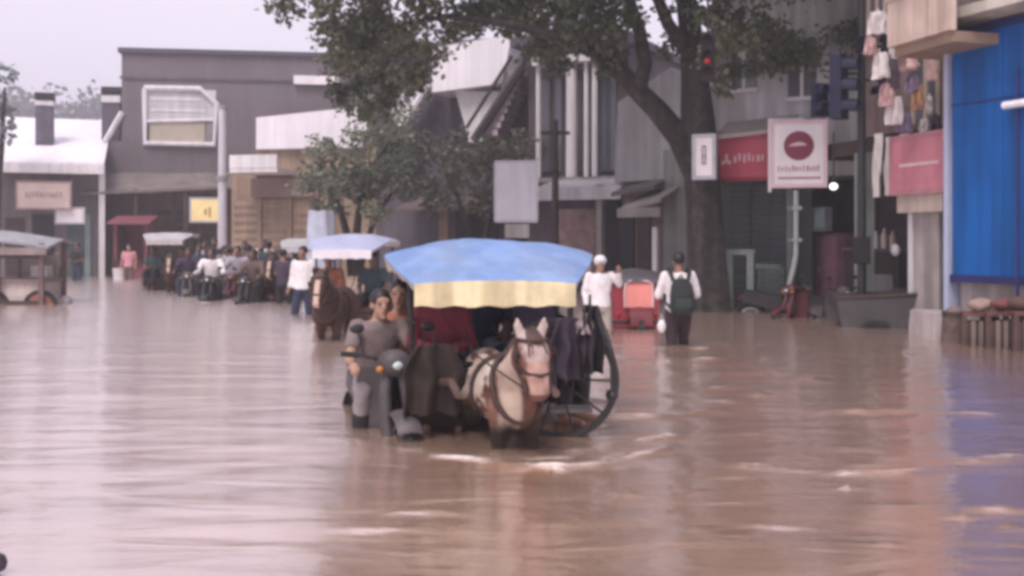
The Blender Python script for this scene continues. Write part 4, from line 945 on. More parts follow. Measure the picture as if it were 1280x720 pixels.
def pose_stand(arm=0, step=.0):
    J = dict(pel=V((0, 0, .93)), ch=V((0, 0, 1.22)), nk=V((0, .01, 1.41)), hd=V((0, -.02, 1.54)))
    for s, k in ((-1, 'l'), (1, 'r')):
        J['sh' + k] = V((s * .175, .0, 1.355)); J['el' + k] = V((s * .235, .03, 1.09)); J['wr' + k] = V((s * .235, -.10, .88))
        J['hip' + k] = V((s * .085, 0, .90)); J['kn' + k] = V((s * .10, -.05 + s * step * .5, .49)); J['an' + k] = V((s * .10, .03 + s * step, .09))
        J['to' + k] = J['an' + k] + V((s * .03, -.17, -.045))
        if arm: J['el' + k] = V((s * .26, -.04, 1.10)); J['wr' + k] = V((s * .15, -.25, 1.07))
    return J
def pose_ride():
    J = dict(pel=V((0, .10, .80)), ch=V((0, .03, 1.08)), nk=V((0, -.02, 1.27)), hd=V((0, -.07, 1.39)))
    for s, k in ((-1, 'l'), (1, 'r')):
        J['sh' + k] = V((s * .18, -.01, 1.22)); J['el' + k] = V((s * .27, -.14, .98)); J['wr' + k] = V((s * .29, -.36, .955))
        J['hip' + k] = V((s * .09, .08, .79)); J['kn' + k] = V((s * .20, -.28, .74)); J['an' + k] = V((s * .19, -.14, .33)); J['to' + k] = J['an' + k] + V((s * .02, -.16, -.05))
    return J
def pose_sit(z=.85, arm=.0):
    J = dict(pel=V((0, .06, z + .06)), ch=V((0, .04, z + .34)), nk=V((0, .02, z + .53)), hd=V((0, -.02, z + .655)))
    for s, k in ((-1, 'l'), (1, 'r')):
        J['sh' + k] = V((s * .17, .03, z + .47)); J['el' + k] = V((s * .23, -.02, z + .22)); J['wr' + k] = V((s * (.13 - arm * .05), -.24 - arm * .15, z + .15 + arm * .06))
        J['hip' + k] = V((s * .09, .03, z + .06)); J['kn' + k] = V((s * .12, -.36, z + .07)); J['an' + k] = V((s * .12, -.36, z - .33)); J['to' + k] = J['an' + k] + V((0, -.15, -.05))
    return J

skin_a = mat('brown_skin', (.27, .145, .10), .55, .12, 8); skin_b = mat('dark_brown_skin', (.16, .09, .065), .55, .12, 8); skin_c = mat('tan_skin', (.36, .21, .15), .55, .1, 8)
hair_m = mat('black_hair', (.014, .012, .013), .5, .3, 12)
dark_eye = mat('dark_eye', (.02, .014, .012), .3); lip = mat('lip', (.22, .09, .075), .5)
def cloth(name, c): return mat(name, c, .85, .16, 5, bump=.25)

def folds(me):
    n_ = [v.normal.copy() for v in me.vertices]
    for v, q in zip(me.vertices, n_):
        p = v.co; a = noise.noise((p.x * 9, p.y * 9, p.z * 5 + p.x * 6)) + .6 * noise.noise((p.x * 20 + p.z * 9, p.y * 20, p.z * 11))
        v.co += q * .011 * a
def person(label, x, y, rotz, J, shirt, pants, skin=skin_a, s=1.0, vox=.02, sleeve='short', leg='long', hat=None, group=None, z=ROAD, near=False, cat='person', grip=False, boots=None):
    t = thing('person', label, cat, (x, y, z), rotz, group); t.scale = (s, s, s)
    hd, nk, ch, pel = J['hd'], J['nk'], J['ch'], J['pel']
    waist = lerp(pel, ch, .5); sh = lerp(J['shl'], J['shr'], .5)
    b = MB()
    b.ell(hd + V((0, .012, .025)), (.072, .090, .092), 14, 10); b.ell(hd + V((0, -.022, -.045)), (.054, .062, .068), 12, 8)
    b.ell(hd + V((0, -.06, .0)), (.045, .028, .05), 10, 6)
    b.cap(hd + V((0, -.078, .012)), .010, hd + V((0, -.098, -.022)), .017, 8); b.ell(hd + V((0, -.085, -.058)), (.026, .014, .014), 8, 5)
    b.ell(hd + V((0, -.07, -.095)), (.03, .025, .022), 8, 5); b.cap(hd + V((-.045, -.07, .035)), .013, hd + V((.045, -.07, .035)), .013, 6)
    for q in (-1, 1): b.ell(hd + V((q * .075, .012, -.008)), (.014, .026, .034), 8, 6)
    b.cap(nk + V((0, .01, -.05)), .062, hd + V((0, .01, -.03)), .05, 12)
    rings(b, [(pel + V((0, 0, -.10)), .13, .095), (pel, .155, .11), (waist, .132, .095), (ch, .158, .108), (lerp(ch, sh, .8), .165, .095), (sh + V((0, 0, .03)), .11, .075), (nk, .06, .055)])
    for k in 'lr':
        S, E, W = J['sh' + k], J['el' + k], J['wr' + k]
        b.cap(S, .056, E, .041, 10); b.cap(E, .041, W, .028, 10)
        d = (W - E).normalized(); side = V((1, 0, 0)) * (1 if k == 'l' else -1)
        up = d.cross(side).normalized(); side = up.cross(d).normalized()
        pc = W + d * .05; b.cap(W, .028, pc, .034, 8); b.ell(pc + d * .01, (.036, .036, .030), 10, 6)
        curl = up * (-1 if up.z > 0 else 1)
        for f, (off, ln) in enumerate(((-.030, .062), (-.010, .072), (.010, .068), (.028, .052))):
            k0 = pc + d * .03 + side * off; c1 = .35 if not grip else .9
            k1 = k0 + (d * (1 - c1 * .6) + curl * c1 * .7) * ln * .55; k2 = k1 + (d * (.55 - c1 * .5) + curl * (.5 + c1 * .4)) * ln * .5
            b.cap(k0, .0105, k1, .0095, 6); b.cap(k1, .0095, k2, .008, 6)
        th = W + d * .025 - side * .03; b.cap(th, .012, th + (d * .6 - side * .6 + curl * .4) * .05, .010, 6)
        H, K, A_, T = J['hip' + k], J['kn' + k], J['an' + k], J['to' + k]
        b.cap(H, .082, K, .056, 12); b.cap(K, .054, lerp(K, A_, .35), .055, 12); b.cap(lerp(K, A_, .35), .055, A_, .036, 12); b.cap(A_ + V((0, .03, -.03)), .038, T, .03, 8)
    b.build('body', skin, t, vox=vox if not near else .0105, relax=3)
    # shirt
    c = MB(); e = .018
    rings(c, [(pel + V((0, 0, -.06)), .165 + e, .118 + e), (pel + V((0, 0, .04)), .158 + e, .112 + e), (waist, .148 + e, .108 + e), (ch, .162 + e, .110 + e), (lerp(ch, sh, .8), .172 + e, .097 + e), (sh + V((0, 0, .035)), .118 + e, .078 + e), (nk + V((0, .005, -.015)), .062 + e, .055 + e)])
    for k in 'lr':
        S, E, W = J['sh' + k], J['el' + k], J['wr' + k]
        c.cap(S, .066, lerp(S, E, .3), .064, 10)
        if sleeve == 'short': c.cap(lerp(S, E, .3), .064, lerp(S, E, .72), .062, 10, (1, 0))
        else: c.cap(lerp(S, E, .3), .064, E, .056, 10); c.cap(E, .056, lerp(E, W, .92), .043, 10, (1, 0))
    c.build('shirt', shirt, t, vox=vox, relax=2, after=folds)
    p = MB(); e = .016
    rings(p, [(pel + V((0, 0, -.13)), .14 + e, .10 + e), (pel, .158 + e, .112 + e), (pel + V((0, 0, .07)), .150 + e, .105 + e)])
    for k in 'lr':
        H, K, A_ = J['hip' + k], J['kn' + k], J['an' + k]
        if leg == 'long': p.cap(H, .100, K, .073, 12); p.cap(K, .073, lerp(K, A_, .94), .060, 12, (1, 0))
        else: p.cap(H, .104, lerp(H, K, .97), .088, 12, (1, 0))
    p.build('trousers' if leg == 'long' else 'shorts', pants, t, vox=vox, relax=2, after=folds)
    if boots:
        for k in 'lr':
            q_ = MB(); K, A_, T = J['kn' + k], J['an' + k], J['to' + k]
            q_.cap(lerp(K, A_, .40), .078, A_, .068, 12, (0, 1)); q_.cap(A_ + V((0, .03, -.03)), .05, T, .042, 8)
            q_.build('boot', boots, t, vox=vox, relax=2)
    h = MB()
    if hat:
        h.ell(hd + V((0, .012, .05)), (.098, .115, .088), 14, 9); h.ell(hd + V((0, -.07, .045)), (.075, .085, .012), 14, 5); h.build('cap', hat, t, 60)
    else:
        h.ell(hd + V((0, .024, .042)), (.084, .096, .088), 16, 10)
        h.v = [(x_ + .008 * noise.noise((x_ * 40, y_ * 40, z_ * 40)), y_ + .006 * noise.noise((x_ * 40, y_ * 40, z_ * 40 + 5)), z_) for x_, y_, z_ in h.v]
        h.build('hair', hair_m, t, 60)
    if near:
        for q in (-1, 1): e_ = MB(); e_.ell(hd + V((q * .031, -.082, .008)), (.014, .010, .008), 10, 6); e_.build('eye', dark_eye, t, 60)
        e_ = MB(); e_.ell(hd + V((0, -.096, -.058)), (.026, .008, .007), 10, 5); e_.build('mouth', lip, t, 60)
    return t

# ================================================================== HORSES
def horse(label, x, y, rotz, s, coat, seed, group='horses pulling the carts', vox=.018, mane_col=(.10, .06, .05)):
    t = thing('horse', label, 'horse', (x, y, ROAD), rotz, group); t.scale = (s, s, s)
    b = MB()
    b.ell((0, -.40, .88), (.185, .22, .25), 16, 10); b.ell((0, -.02, .87), (.225, .40, .255), 16, 10); b.ell((0, .38, .92), (.215, .27, .25), 16, 10)
    b.ell((0, -.30, 1.04), (.10, .22, .12), 12, 8); b.ell((0, .40, 1.02), (.13, .2, .14), 12, 8)
    for a, r1, c, r2 in (((0, -.42, .98), .185, (0, -.60, 1.14), .135), ((0, -.60, 1.14), .135, (0, -.76, 1.29), .10)): b.cap(V(a), r1, V(c), r2, 14)
    b.ell((0, -.50, .84), (.15, .14, .20), 14, 8)
    # head: poll, brow, cheeks, bridge, muzzle
    for a, r1, c, r2 in (((0, -.80, 1.33), .085, (0, -.88, 1.24), .095), ((0, -.88, 1.24), .094, (0, -.955, 1.10), .070), ((0, -.955, 1.10), .068, (0, -1.0, 1.00), .056)): b.cap(V(a), r1, V(c), r2, 14)
    b.ell((0, -1.0, .985), (.062, .055, .05), 12, 8); b.ell((0, -.97, .955), (.048, .045, .035), 10, 6)
    for q in (-1, 1):
        b.ell((q * .055, -.84, 1.19), (.045, .075, .10), 10, 8); b.ell((q * .078, -.895, 1.25), (.022, .03, .024), 8, 6); b.ell((q * .03, -1.035, .985), (.022, .016, .018), 8, 5)
        b.cap(V((q * .06, -.79, 1.38)), .034, V((q * .078, -.795, 1.44)), .030, 8); b.cap(V((q * .078, -.795, 1.44)), .030, V((q * .083, -.80, 1.505)), .008, 8)
        f = .07 * q
        for a, r1, c, r2 in (((q * .12, -.42, .80), .105, (q * .12, -.40, .66), .075), ((q * .12, -.40, .66), .072, (q * .12, -.43 - f, .40), .048), ((q * .12, -.43 - f, .40), .046, (q * .12, -.41 - f, .16), .034), ((q * .12, -.41 - f, .16), .038, (q * .12, -.45 - f, .07), .044), ((q * .12, -.45 - f, .07), .05, (q * .12, -.46 - f, .03), .055),
                             ((q * .13, .40, .85), .15, (q * .14, .30, .68), .105), ((q * .14, .30, .68), .10, (q * .13, .55 + f, .44), .055), ((q * .13, .55 + f, .44), .050, (q * .13, .52 + f, .16), .036), ((q * .13, .52 + f, .16), .04, (q * .13, .48 + f, .07), .045), ((q * .13, .48 + f, .07), .05, (q * .13, .47 + f, .03), .055)):
            b.cap(V(a), r1, V(c), r2, 10)
    b.v = [(x_ * (1 + .30 * max(0, min(1, (-.70 - y_) / .12))) if z_ > .92 else x_, y_, z_) for x_, y_, z_ in b.v]
    def paint(me):
        a = me.attributes.new('coat', 'FLOAT_COLOR', 'POINT')
        d = []
        for v in me.vertices: d += [*coat(v.co, seed), 1]
        a.data.foreach_set('color', d)
    b.build('body', coat_mat('horse_coat'), t, vox=vox, relax=4, after=paint)
    mm = mat('mane_%d' % seed, mane_col, .7, .4, 14)
    m = MB(); rnd = random.Random(seed)
    for i in range(26):
        k = i / 25; p = lerp(V((0, -.36, 1.17)), V((0, -.80, 1.42)), k); sx = rnd.choice((-1, 1, 1))
        m.tube([p, p + V((sx * .06, .03, .0)), p + V((sx * .11, .05, -.16 - .05 * rnd.random()))], [.022, .020, .006], 5)
    for i in range(6):
        sx = (i - 2.5) * .02; m.tube([V((sx * .6, -.80, 1.41)), V((sx, -.90, 1.36)), V((sx * 1.3, -.965, 1.24 + .02 * (i % 2)))], [.018, .016, .005], 5)
    m.build('mane', mm, t, 60)
    m = MB()
    for i in range(9):
        a = rnd.uniform(-.05, .05); m.tube([V((0, .58, 1.0)), V((a * .6, .645, .90)), V((a, .655, .68)), V((a * 1.4, .64, .42))], [.03, .028, .022, .006], 5)
    m.build('tail', mm, t, 60)
    for q in (-1, 1):
        e_ = MB(); e_.ell((q * .122, -.91, 1.25), (.014, .020, .017), 10, 6); e_.build('eye', dark_eye, t, 60)
    lt = mat('harness_leather', (.045, .022, .018), .6, .3, 8)
    hb = MB(); hb.tube([(-.132, -.87, 1.17), (-.075, -.985, 1.12), (0, -1.03, 1.11), (.075, -.985, 1.12), (.132, -.87, 1.17)], .013, 6)
    hb.tube([(-.118, -.82, 1.35), (-.075, -.90, 1.345), (0, -.938, 1.34), (.075, -.90, 1.345), (.118, -.82, 1.35)], .013, 6)
    for q in (-1, 1): hb.tube([(q * .118, -.82, 1.35), (q * .142, -.86, 1.22), (q * .132, -.87, 1.15), (q * .09, -.985, .995)], .013, 6)
    for q in (-1, 1): hb.ell((q * .146, -.89, 1.255), (.008, .045, .04), 8, 6)
    hb.build('bridle', lt, t, 60)
    hc = MB()
    pts = []
    for i in range(21):
        a = 2 * math.pi * i / 20; pts.append((math.sin(a) * .195, -.47 + .12 * math.cos(a), .96 + .25 * math.cos(a)))
    hc.tube(pts, .024, 8); hc.build('collar', lt, t, 60)
    hs = MB(); pts = []
    for i in range(17):
        a = R(-35) + R(250) * i / 16; pts.append((math.cos(a) * .238, -.02, .88 + math.sin(a) * .272))
    hs.tube(pts, .018, 6); hs.build('saddle_strap', lt, t, 60)
    rn = MB()
    for q in (-1, 1): rn.tube([(q * .075, -.98, 1.0), (q * .20, -.45, 1.12), (q * .20, .1, 1.17), (q * .12, .62, 1.3)], .008, 5)
    rn.build('reins', lt, t, 60)
    return t

def mixc(a, b, t):
    t = max(0, min(1, t)); return tuple(x_ + (y_ - x_) * t for x_, y_ in zip(a, b))
def coat_pinto(p, seed):
    N_ = lambda k, o=0: noise.noise((p.x * k + seed + o, p.y * k, p.z * k))
    n = N_(3.6) + .45 * N_(10) + .22 * N_(26)
    white = mixc((.50, .40, .34), (.60, .50, .44), .5 + N_(7)); brown = mixc((.10, .045, .032), (.19, .09, .06), .5 + N_(8, 4)); mud_shade = (.030, .022, .015)
    if p.y < -.70 and p.z > .9:                     # head
        e = .018 * N_(24)
        if p.z > 1.36: c = (.56, .46, .43)
        elif p.z < .985: c = (.20, .10, .09)
        else:
            w = .062 + .030 * max(0, (p.z - 1.18) / .2); face = (.52, .33, .28) if p.z < 1.2 else (.50, .39, .38)
            c = mixc(face, (.19, .085, .07), (abs(p.x + .004) + e - w) / .03)
        return mixc(c, brown, .25 + .5 * N_(18))
    if p.y < -.34:                                  # breast and neck
        c = mixc(brown, (.52, .40, .33), 1 - (abs(p.x + .085) + .03 * n - .055) / .03)
        if p.x < -.16: c = mixc(c, (.24, .12, .09), .7)
    else: c = mixc(white, brown, (n - .10) / .14)
    k = (.74 - p.z + .10 * n) / .14                 # splashed with mud from below; near-black also paints in the shade under the horse
    return mixc(c, mud_shade, k)
def coat_bay(p, seed):
    if p.y < -.70 and p.z > .9 and abs(p.x) < .04 and p.y < -.84 and p.z < 1.36: return (.60, .44, .37)
    if p.z < .50 or p.z > 1.38: return (.03, .02, .018)
    k = .5 + .5 * noise.noise((p.x * 3, p.y * 3, p.z * 3 + seed)); return (.05 + .025 * k, .027 + .012 * k, .022 + .008 * k)

# ================================================================== HORSE CARTS
wood_dk = mat('dark_green_cart_wood', (.020, .014, .011), .85, .55, 5, spec=.15, bump=.4)
wood_br = mat('brown_cart_wood', (.10, .055, .042), .6, .3, 3)
def cart_wheel(parent, x, y, r, tyre, wood, n=12):
    M_ = Matrix.Translation((x, y, r)) @ Matrix.Rotation(R(90), 4, 'Y')
    m = MB(); m.lathe([(r - .045, -.028), (r, -.028), (r, .028), (r - .045, .028)], 36, M_); w = m.build('wheel', tyre, parent, 40)
    m = MB(); m.lathe([(r - .10, -.024), (r - .047, -.024), (r - .047, .024), (r - .10, .024)], 36, M_); m.build('rim', wood, w, 40)
    m = MB(); m.lathe([(.001, -.12), (.055, -.10), (.085, -.04), (.085, .04), (.055, .10), (.001, .12)], 16, M_); m.build('hub', wood, w, 50)
    m = MB()
    for i in range(n):
        a = 2 * math.pi * i / n; m.tube([M_ @ V((math.cos(a) * .07, math.sin(a) * .07, 0)), M_ @ V((math.cos(a) * (r - .07), math.sin(a) * (r - .07), 0))], [.022, .016], 6)
    m.build('spokes', wood, w, 50)
def horse_cart(label, x, y, rotz, roof_m, val_m, body_m, lift=0.0, dome=.15, shafts=True, group='canopied horse carts', curtain=None, back_m=None, scale=1.0, open_right=False):
    t = thing('horse_cart', label, 'horse cart', (x, y, ROAD), rotz, group); t.scale = (scale,) * 3
    for s in (-1, 1): cart_wheel(t, s * .68, .28, .55, rubber, wood_br)
    m = MB(); m.tube([(-.68, .28, .55), (.68, .28, .55)], .03, 8); m.build('axle', black_metal, t)
    m = MB(); xr = .12 if open_right else .56
    m.box(-.56, xr, -.78, .85, .46, .52); m.box(-.58, -.545, -.72, .86, .523, .95); m.box(.545, .58, -.72, .86, .70, .95); m.box(-.542, .542, .82, .86, .70, .95); m.box(-.542, .542, .20, .818, .70, .76)
    m.build('body', body_m, t)
    m = MB(); g = []
    for i in range(9):
        u = i / 8; x0_ = -.57 + (xr + .57) * u; g.append([(x0_, -.83 - .05 * math.sin(u * math.pi) - .03 * k_, .42 + .44 * k_ + .03 * math.sin(u * 5)) for k_ in (0, .3, .6, .85, 1)])
    vs_ = [p for r_ in g for p in r_]; n_ = len(vs_); vs_ += [(a, b_ + .04, c) for a, b_, c in vs_]; fs_ = []
    for i in range(8):
        for j in range(4): q = (i * 5 + j, (i + 1) * 5 + j, (i + 1) * 5 + j + 1, i * 5 + j + 1); fs_ += [q, tuple(n_ + k for k in reversed(q))]
    m.add(vs_, fs_); m.tube([(-.60, -.85, .88), (-.2, -.90, .90), (.2, -.90, .90), (.60, -.85, .88)], .020, 8); m.build('dashboard', body_m, t)
    m = MB(); m.box(-.54, -.18, -.55, .80, .78, .85); m.box(.18, .54, -.55, .80, .78, .85); m.box(-.178, .178, .45, .80, .78, .85); m.build('seat', mat('dark_red_seat', (.11, .03, .03), .6, .2, 3), t)
    m = MB()
    for s in (-1, 1):
        for yy in (-.62, .82): m = MB(); m.tube([(s * .57, yy, .9), (s * .60, yy, 1.62 + lift)], .02, 8); m.build('canopy_post', black_metal, t, 50)
    for s in (-1, 1):
        m = MB(); m.tube([(s * .565, -.66, 1.18), (s * .565, .84, 1.18)], .018, 6); m.tube([(s * .565, -.66, 1.02), (s * .565, .84, 1.02)], .018, 6)
        for i in range(6): m.tube([(s * .565, -.62 + i * .28, .94), (s * .565, -.62 + i * .28, 1.18)], .012, 5)
        m.build('side_rail', black_metal, t, 50)
    # canopy: sheet stretched over hoops, with a sloping visor
    g = []; ns = 28; nr = 24
    for i in range(ns + 1):
        row = []
        v = i / ns
        if v < .36:
            k = v / .36; yy = -1.05 + .62 * k; w = .555 + .225 * k ** .8; z0 = 1.46 + .16 * k ** .85; c = dome * .16 + dome * .84 * k ** .7
        else:
            k = (v - .36) / .64; yy = -.43 + 1.36 * k; w = .78 - .04 * k; z0 = 1.62 - .01 * k; c = dome * (1 - .12 * k)
        for j in range(nr + 1):
            u = -1 + 2 * j / nr; prof = math.cos(u * math.pi / 2 * .96) ** .55 if v >= .36 else (math.cos(u * math.pi / 2 * .98) ** .6)
            row.append((u * w, yy, z0 + lift + c * prof + .028 * min(1, v * 2.6) * noise.noise((u * 2.2, yy * 2.6, 4 + x)) + .007 * min(1, v * 4) * noise.noise((u * 7, yy * 6, 9)) - .012 * abs(math.sin(v * math.pi * 3.5)) * (1 - abs(u))))
        g.append(row)
    m = MB(); m.slab(g, .018); cn = m.build('canopy', roof_m, t, 50)
    m = MB(); k = 12
    fr = [p for p in g[0]]
    vs = [(x_, -1.062, z_ + .005) for x_, _, z_ in fr] + [(x_, -1.075 + .006 * math.sin(i * 2.1), 1.315 + lift + .008 * math.sin(i * 1.3)) for i, (x_, _, z_) in enumerate(fr)]
    vs += [(a, b_ + .016, c_) for a, b_, c_ in vs]; n = len(fr)
    fs = []
    for i in range(n - 1): fs += [(i + 1, i, n + i, n + i + 1), (2 * n + i, 2 * n + i + 1, 3 * n + i + 1, 3 * n + i), (n + i + 1, n + i, 3 * n + i, 3 * n + i + 1), (i, i + 1, 2 * n + i + 1, 2 * n + i)]
    fs += [(0, 2 * n, 3 * n, n), (n - 1, 2 * n - 1, 4 * n - 1, 3 * n - 1)]
    m.add(vs, fs); m.build('valance', val_m, cn, 50)
    m = MB()                                          # the sheet folded down along both sides
    for s in (-1, 1):
        row = [g[i][0 if s < 0 else nr] for i in range(ns + 1)]
        vs = [(x_ + s * .004, y_, z_) for x_, y_, z_ in row] + [(x_ - s * .02, y_, z_ - .05 - .05 * (i >= 9) - .01 * math.sin(i * 1.9)) for i, (x_, y_, z_) in enumerate(row)]
        k_ = len(row); vs += [(a - s * .014, b_, c_) for a, b_, c_ in vs]; fs = []
        for i in range(k_ - 1): fs += [(i, i + 1, k_ + i + 1, k_ + i), (2 * k_ + i + 1, 2 * k_ + i, 3 * k_ + i, 3 * k_ + i + 1), (k_ + i, k_ + i + 1, 3 * k_ + i + 1, 3 * k_ + i)]
        m = MB(); m.add(vs, fs); m.build('side_flap', back_m or val_m, cn, 50)
    m = MB()
    for yy in (-.43, .2, .92): 
        c = dome
        m.tube([(-.735, yy, 1.57 + lift)] + [(u / 6 * .72, yy, 1.555 + lift + c * math.cos(u / 6 * 1.5) ** .75) for u in range(-5, 6)] + [(.735, yy, 1.57 + lift)], .014, 6)
    m.build('hoops', black_metal, t, 50)
    if shafts:
        for s in (-1, 1): m = MB(); m.tube([(s * .44, -.5, .62), (s * .40, -.95, .78), (s * .31, -1.35, .84), (s * .29, -2.05, .86)], [.032, .032, .028, .024], 8); m.build('shaft', wood_br, t, 50)
    if curtain:
        m = MB(); m.box(-.655, -.635, -.50, .5, 1.30, 1.60); m.build('curtain', curtain, t)
    return t

blue_tarp = mat('blue_tarpaulin', (.135, .245, .50), .5, .10, 2.2, col2=(.23, .31, .48), streak=.18, bump=.3)
cream_tarp = mat('cream_valance', (.82, .69, .43), .6, .2, 3, streak=.34, bump=.2)
tan_tarp = mat('tan_flap', (.50, .40, .31), .7, .2, 4)
white_tarp = mat('white_tarpaulin', (.60, .60, .72), .5, .10, 3)
white_val = mat('white_valance', (.68, .64, .70), .6, .10, 4)
grey_tarp = mat('grey_tarpaulin', (.42, .40, .42), .6, .15, 3)

CX, CY, CR = -.205, 8.08, R(5)
cart = horse_cart('horse cart with a blue canopy and a cream front valance, full of passengers', CX, CY, CR, blue_tarp, cream_tarp, wood_dk, 0, .165, True, back_m=tan_tarp, open_right=True)
Mc = Matrix.Translation((CX, CY, ROAD)) @ Matrix.Rotation(CR, 4, 'Z'); Mi = Mc.inverted()
def cp(px, py, Y): return Mi @ at(px, py, Y)
# spoked wheel hung on the outer corner of the cart
wc = cp(697, 474, 7.06); rw = .425
M_ = Matrix.Translation(wc) @ Matrix.Rotation(R(-14), 4, 'Z') @ Matrix.Rotation(R(90), 4, 'X')
m = MB(); m.lathe([(rw - .05, -.025), (rw - .01, -.03), (rw, 0), (rw - .01, .03), (rw - .05, .025)], 40, M_); sw = m.build('spare_wheel', rubber, cart, 40)
m = MB(); m.lathe([(.001, -.08), (.06, -.06), (.07, .04), (.001, .06)], 16, M_); m.build('hub', wood_br, sw, 50)
m = MB()
for i in range(10): a = 2 * math.pi * i / 10; m.tube([M_ @ V((math.cos(a) * .05, math.sin(a) * .05, 0)), M_ @ V((math.cos(a) * (rw - .04), math.sin(a) * (rw - .04), 0))], .009, 5)
m.build('spokes', black_metal, sw, 50)
m = MB(); m.tube([cp(744, 385, 7.3), cp(757, 415, 7.2), cp(766, 450, 7.1), cp(767, 492, 7.04)], [.014, .018, .022, .02], 8); m.build('step_rail', black_metal, cart, 60)
m = MB(); a = cp(765, 494, 7.02); m.ell(a, (.045, .06, .045), 12, 8); m.build('side_lamp', black_metal, cart, 60)
m = MB(); a = cp(716, 512, 7.2); m.box(a.x - .16, a.x + .13, a.y - .06, a.y + .12, a.z - .015, a.z + .015); m.build('step_plate', mat('worn_step', (.20, .17, .16), .6, .3, 6), cart)
cm_ = mat('dark_violet_cloth', (.045, .03, .05), .85, .35, 5); cn_ = mat('black_oilcloth', (.018, .015, .018), .6, .3, 6); cg_ = mat('faded_cloth', (.30, .24, .25), .85, .3, 5)
for px, py, w_, h_, m_, l, sd in ((712, 436, 46, 70, cm_, 'dark violet bundle draped over the spoked wheel of the cart', 2), (739, 424, 30, 78, cn_, 'black oilcloth bundle hanging outermost by the cart step rail', 6), (731, 404, 16, 24, cg_, 'small faded bundle above the dark ones on the cart', 9), (690, 470, 26, 60, cn_, 'black bundle hanging low between the horse head and the wheel', 12), (543, 474, 70, 80, mat('brown_oilcloth', (.028, .016, .013), .85, .45, 5), 'dark brown cloth draped over the dashboard left of the horse', 15)):
    o = cloth_bundle(px, py, w_, h_, 6.93, m_, l, sd); o['group'] = 'cloths hung on the blue canopied cart'; o.rotation_euler = (0, 0, CR + .2)
def in_cart(lx, ly): p = Mc @ V((lx, ly, 0)); return p.x, p.y
maroon = cloth('maroon_cloth', (.20, .028, .042)); dkp = cloth('dark_purple_cloth', (.055, .035, .065)); blk = cloth('black_cloth', (.018, .016, .018)); greyc = cloth('grey_cloth', (.25, .22, .23)); bluegrey = cloth('blue_grey_cloth', (.20, .23, .28))
wht = cloth('white_cloth', (.74, .70, .72)); navyc = cloth('navy_cloth', (.03, .035, .07)); denim = cloth('dark_denim', (.05, .06, .10)); pinkc = cloth('pink_cloth', (.55, .25, .30)); brownc = cloth('brown_cloth', (.13, .085, .075)); tealc = cloth('dark_teal_cloth', (.04, .07, .08)); lilac = cloth('lilac_grey_cloth', (.36, .32, .38))
PG = 'passengers in the blue canopied cart'
x, y = in_cart(-.36, -.42); person('driver in a maroon shirt sitting at the front of the blue canopied cart', x, y, CR, pose_sit(.85, 1), maroon, blk, skin_b, .94, .018, 'long', group=PG, near=True, grip=True)
x, y = in_cart(-.67, -.10); person('passenger in orange brown clothes leaning out left of the maroon shirted driver', x, y, CR - .15, pose_sit(.72), cloth('rust_cloth', (.33, .13, .07)), brownc, skin_c, .98, .018, group=PG, near=True)
x, y = in_cart(.36, -.34); person('passenger in dark purple sitting sideways beside the horse head', x, y, CR + R(48), pose_sit(.85), dkp, blk, skin_a, .95, .018, 'short', group=PG, near=True)
x, y = in_cart(.40, .30); person('passenger in black sitting behind the one in dark purple', x, y, CR - .6, pose_sit(.85), blk, navyc, skin_b, .95, .018, group=PG)
x, y = in_cart(0, .62); person('passenger in blue grey trousers at the back of the blue canopied cart', x, y, CR, pose_sit(.85), navyc, bluegrey, skin_b, .95, .018, group=PG)

horse('brown and white pony with a pale blaze pulling the blue canopied cart', -.085, 6.98, R(17), .86, coat_pinto, 3, vox=.014)

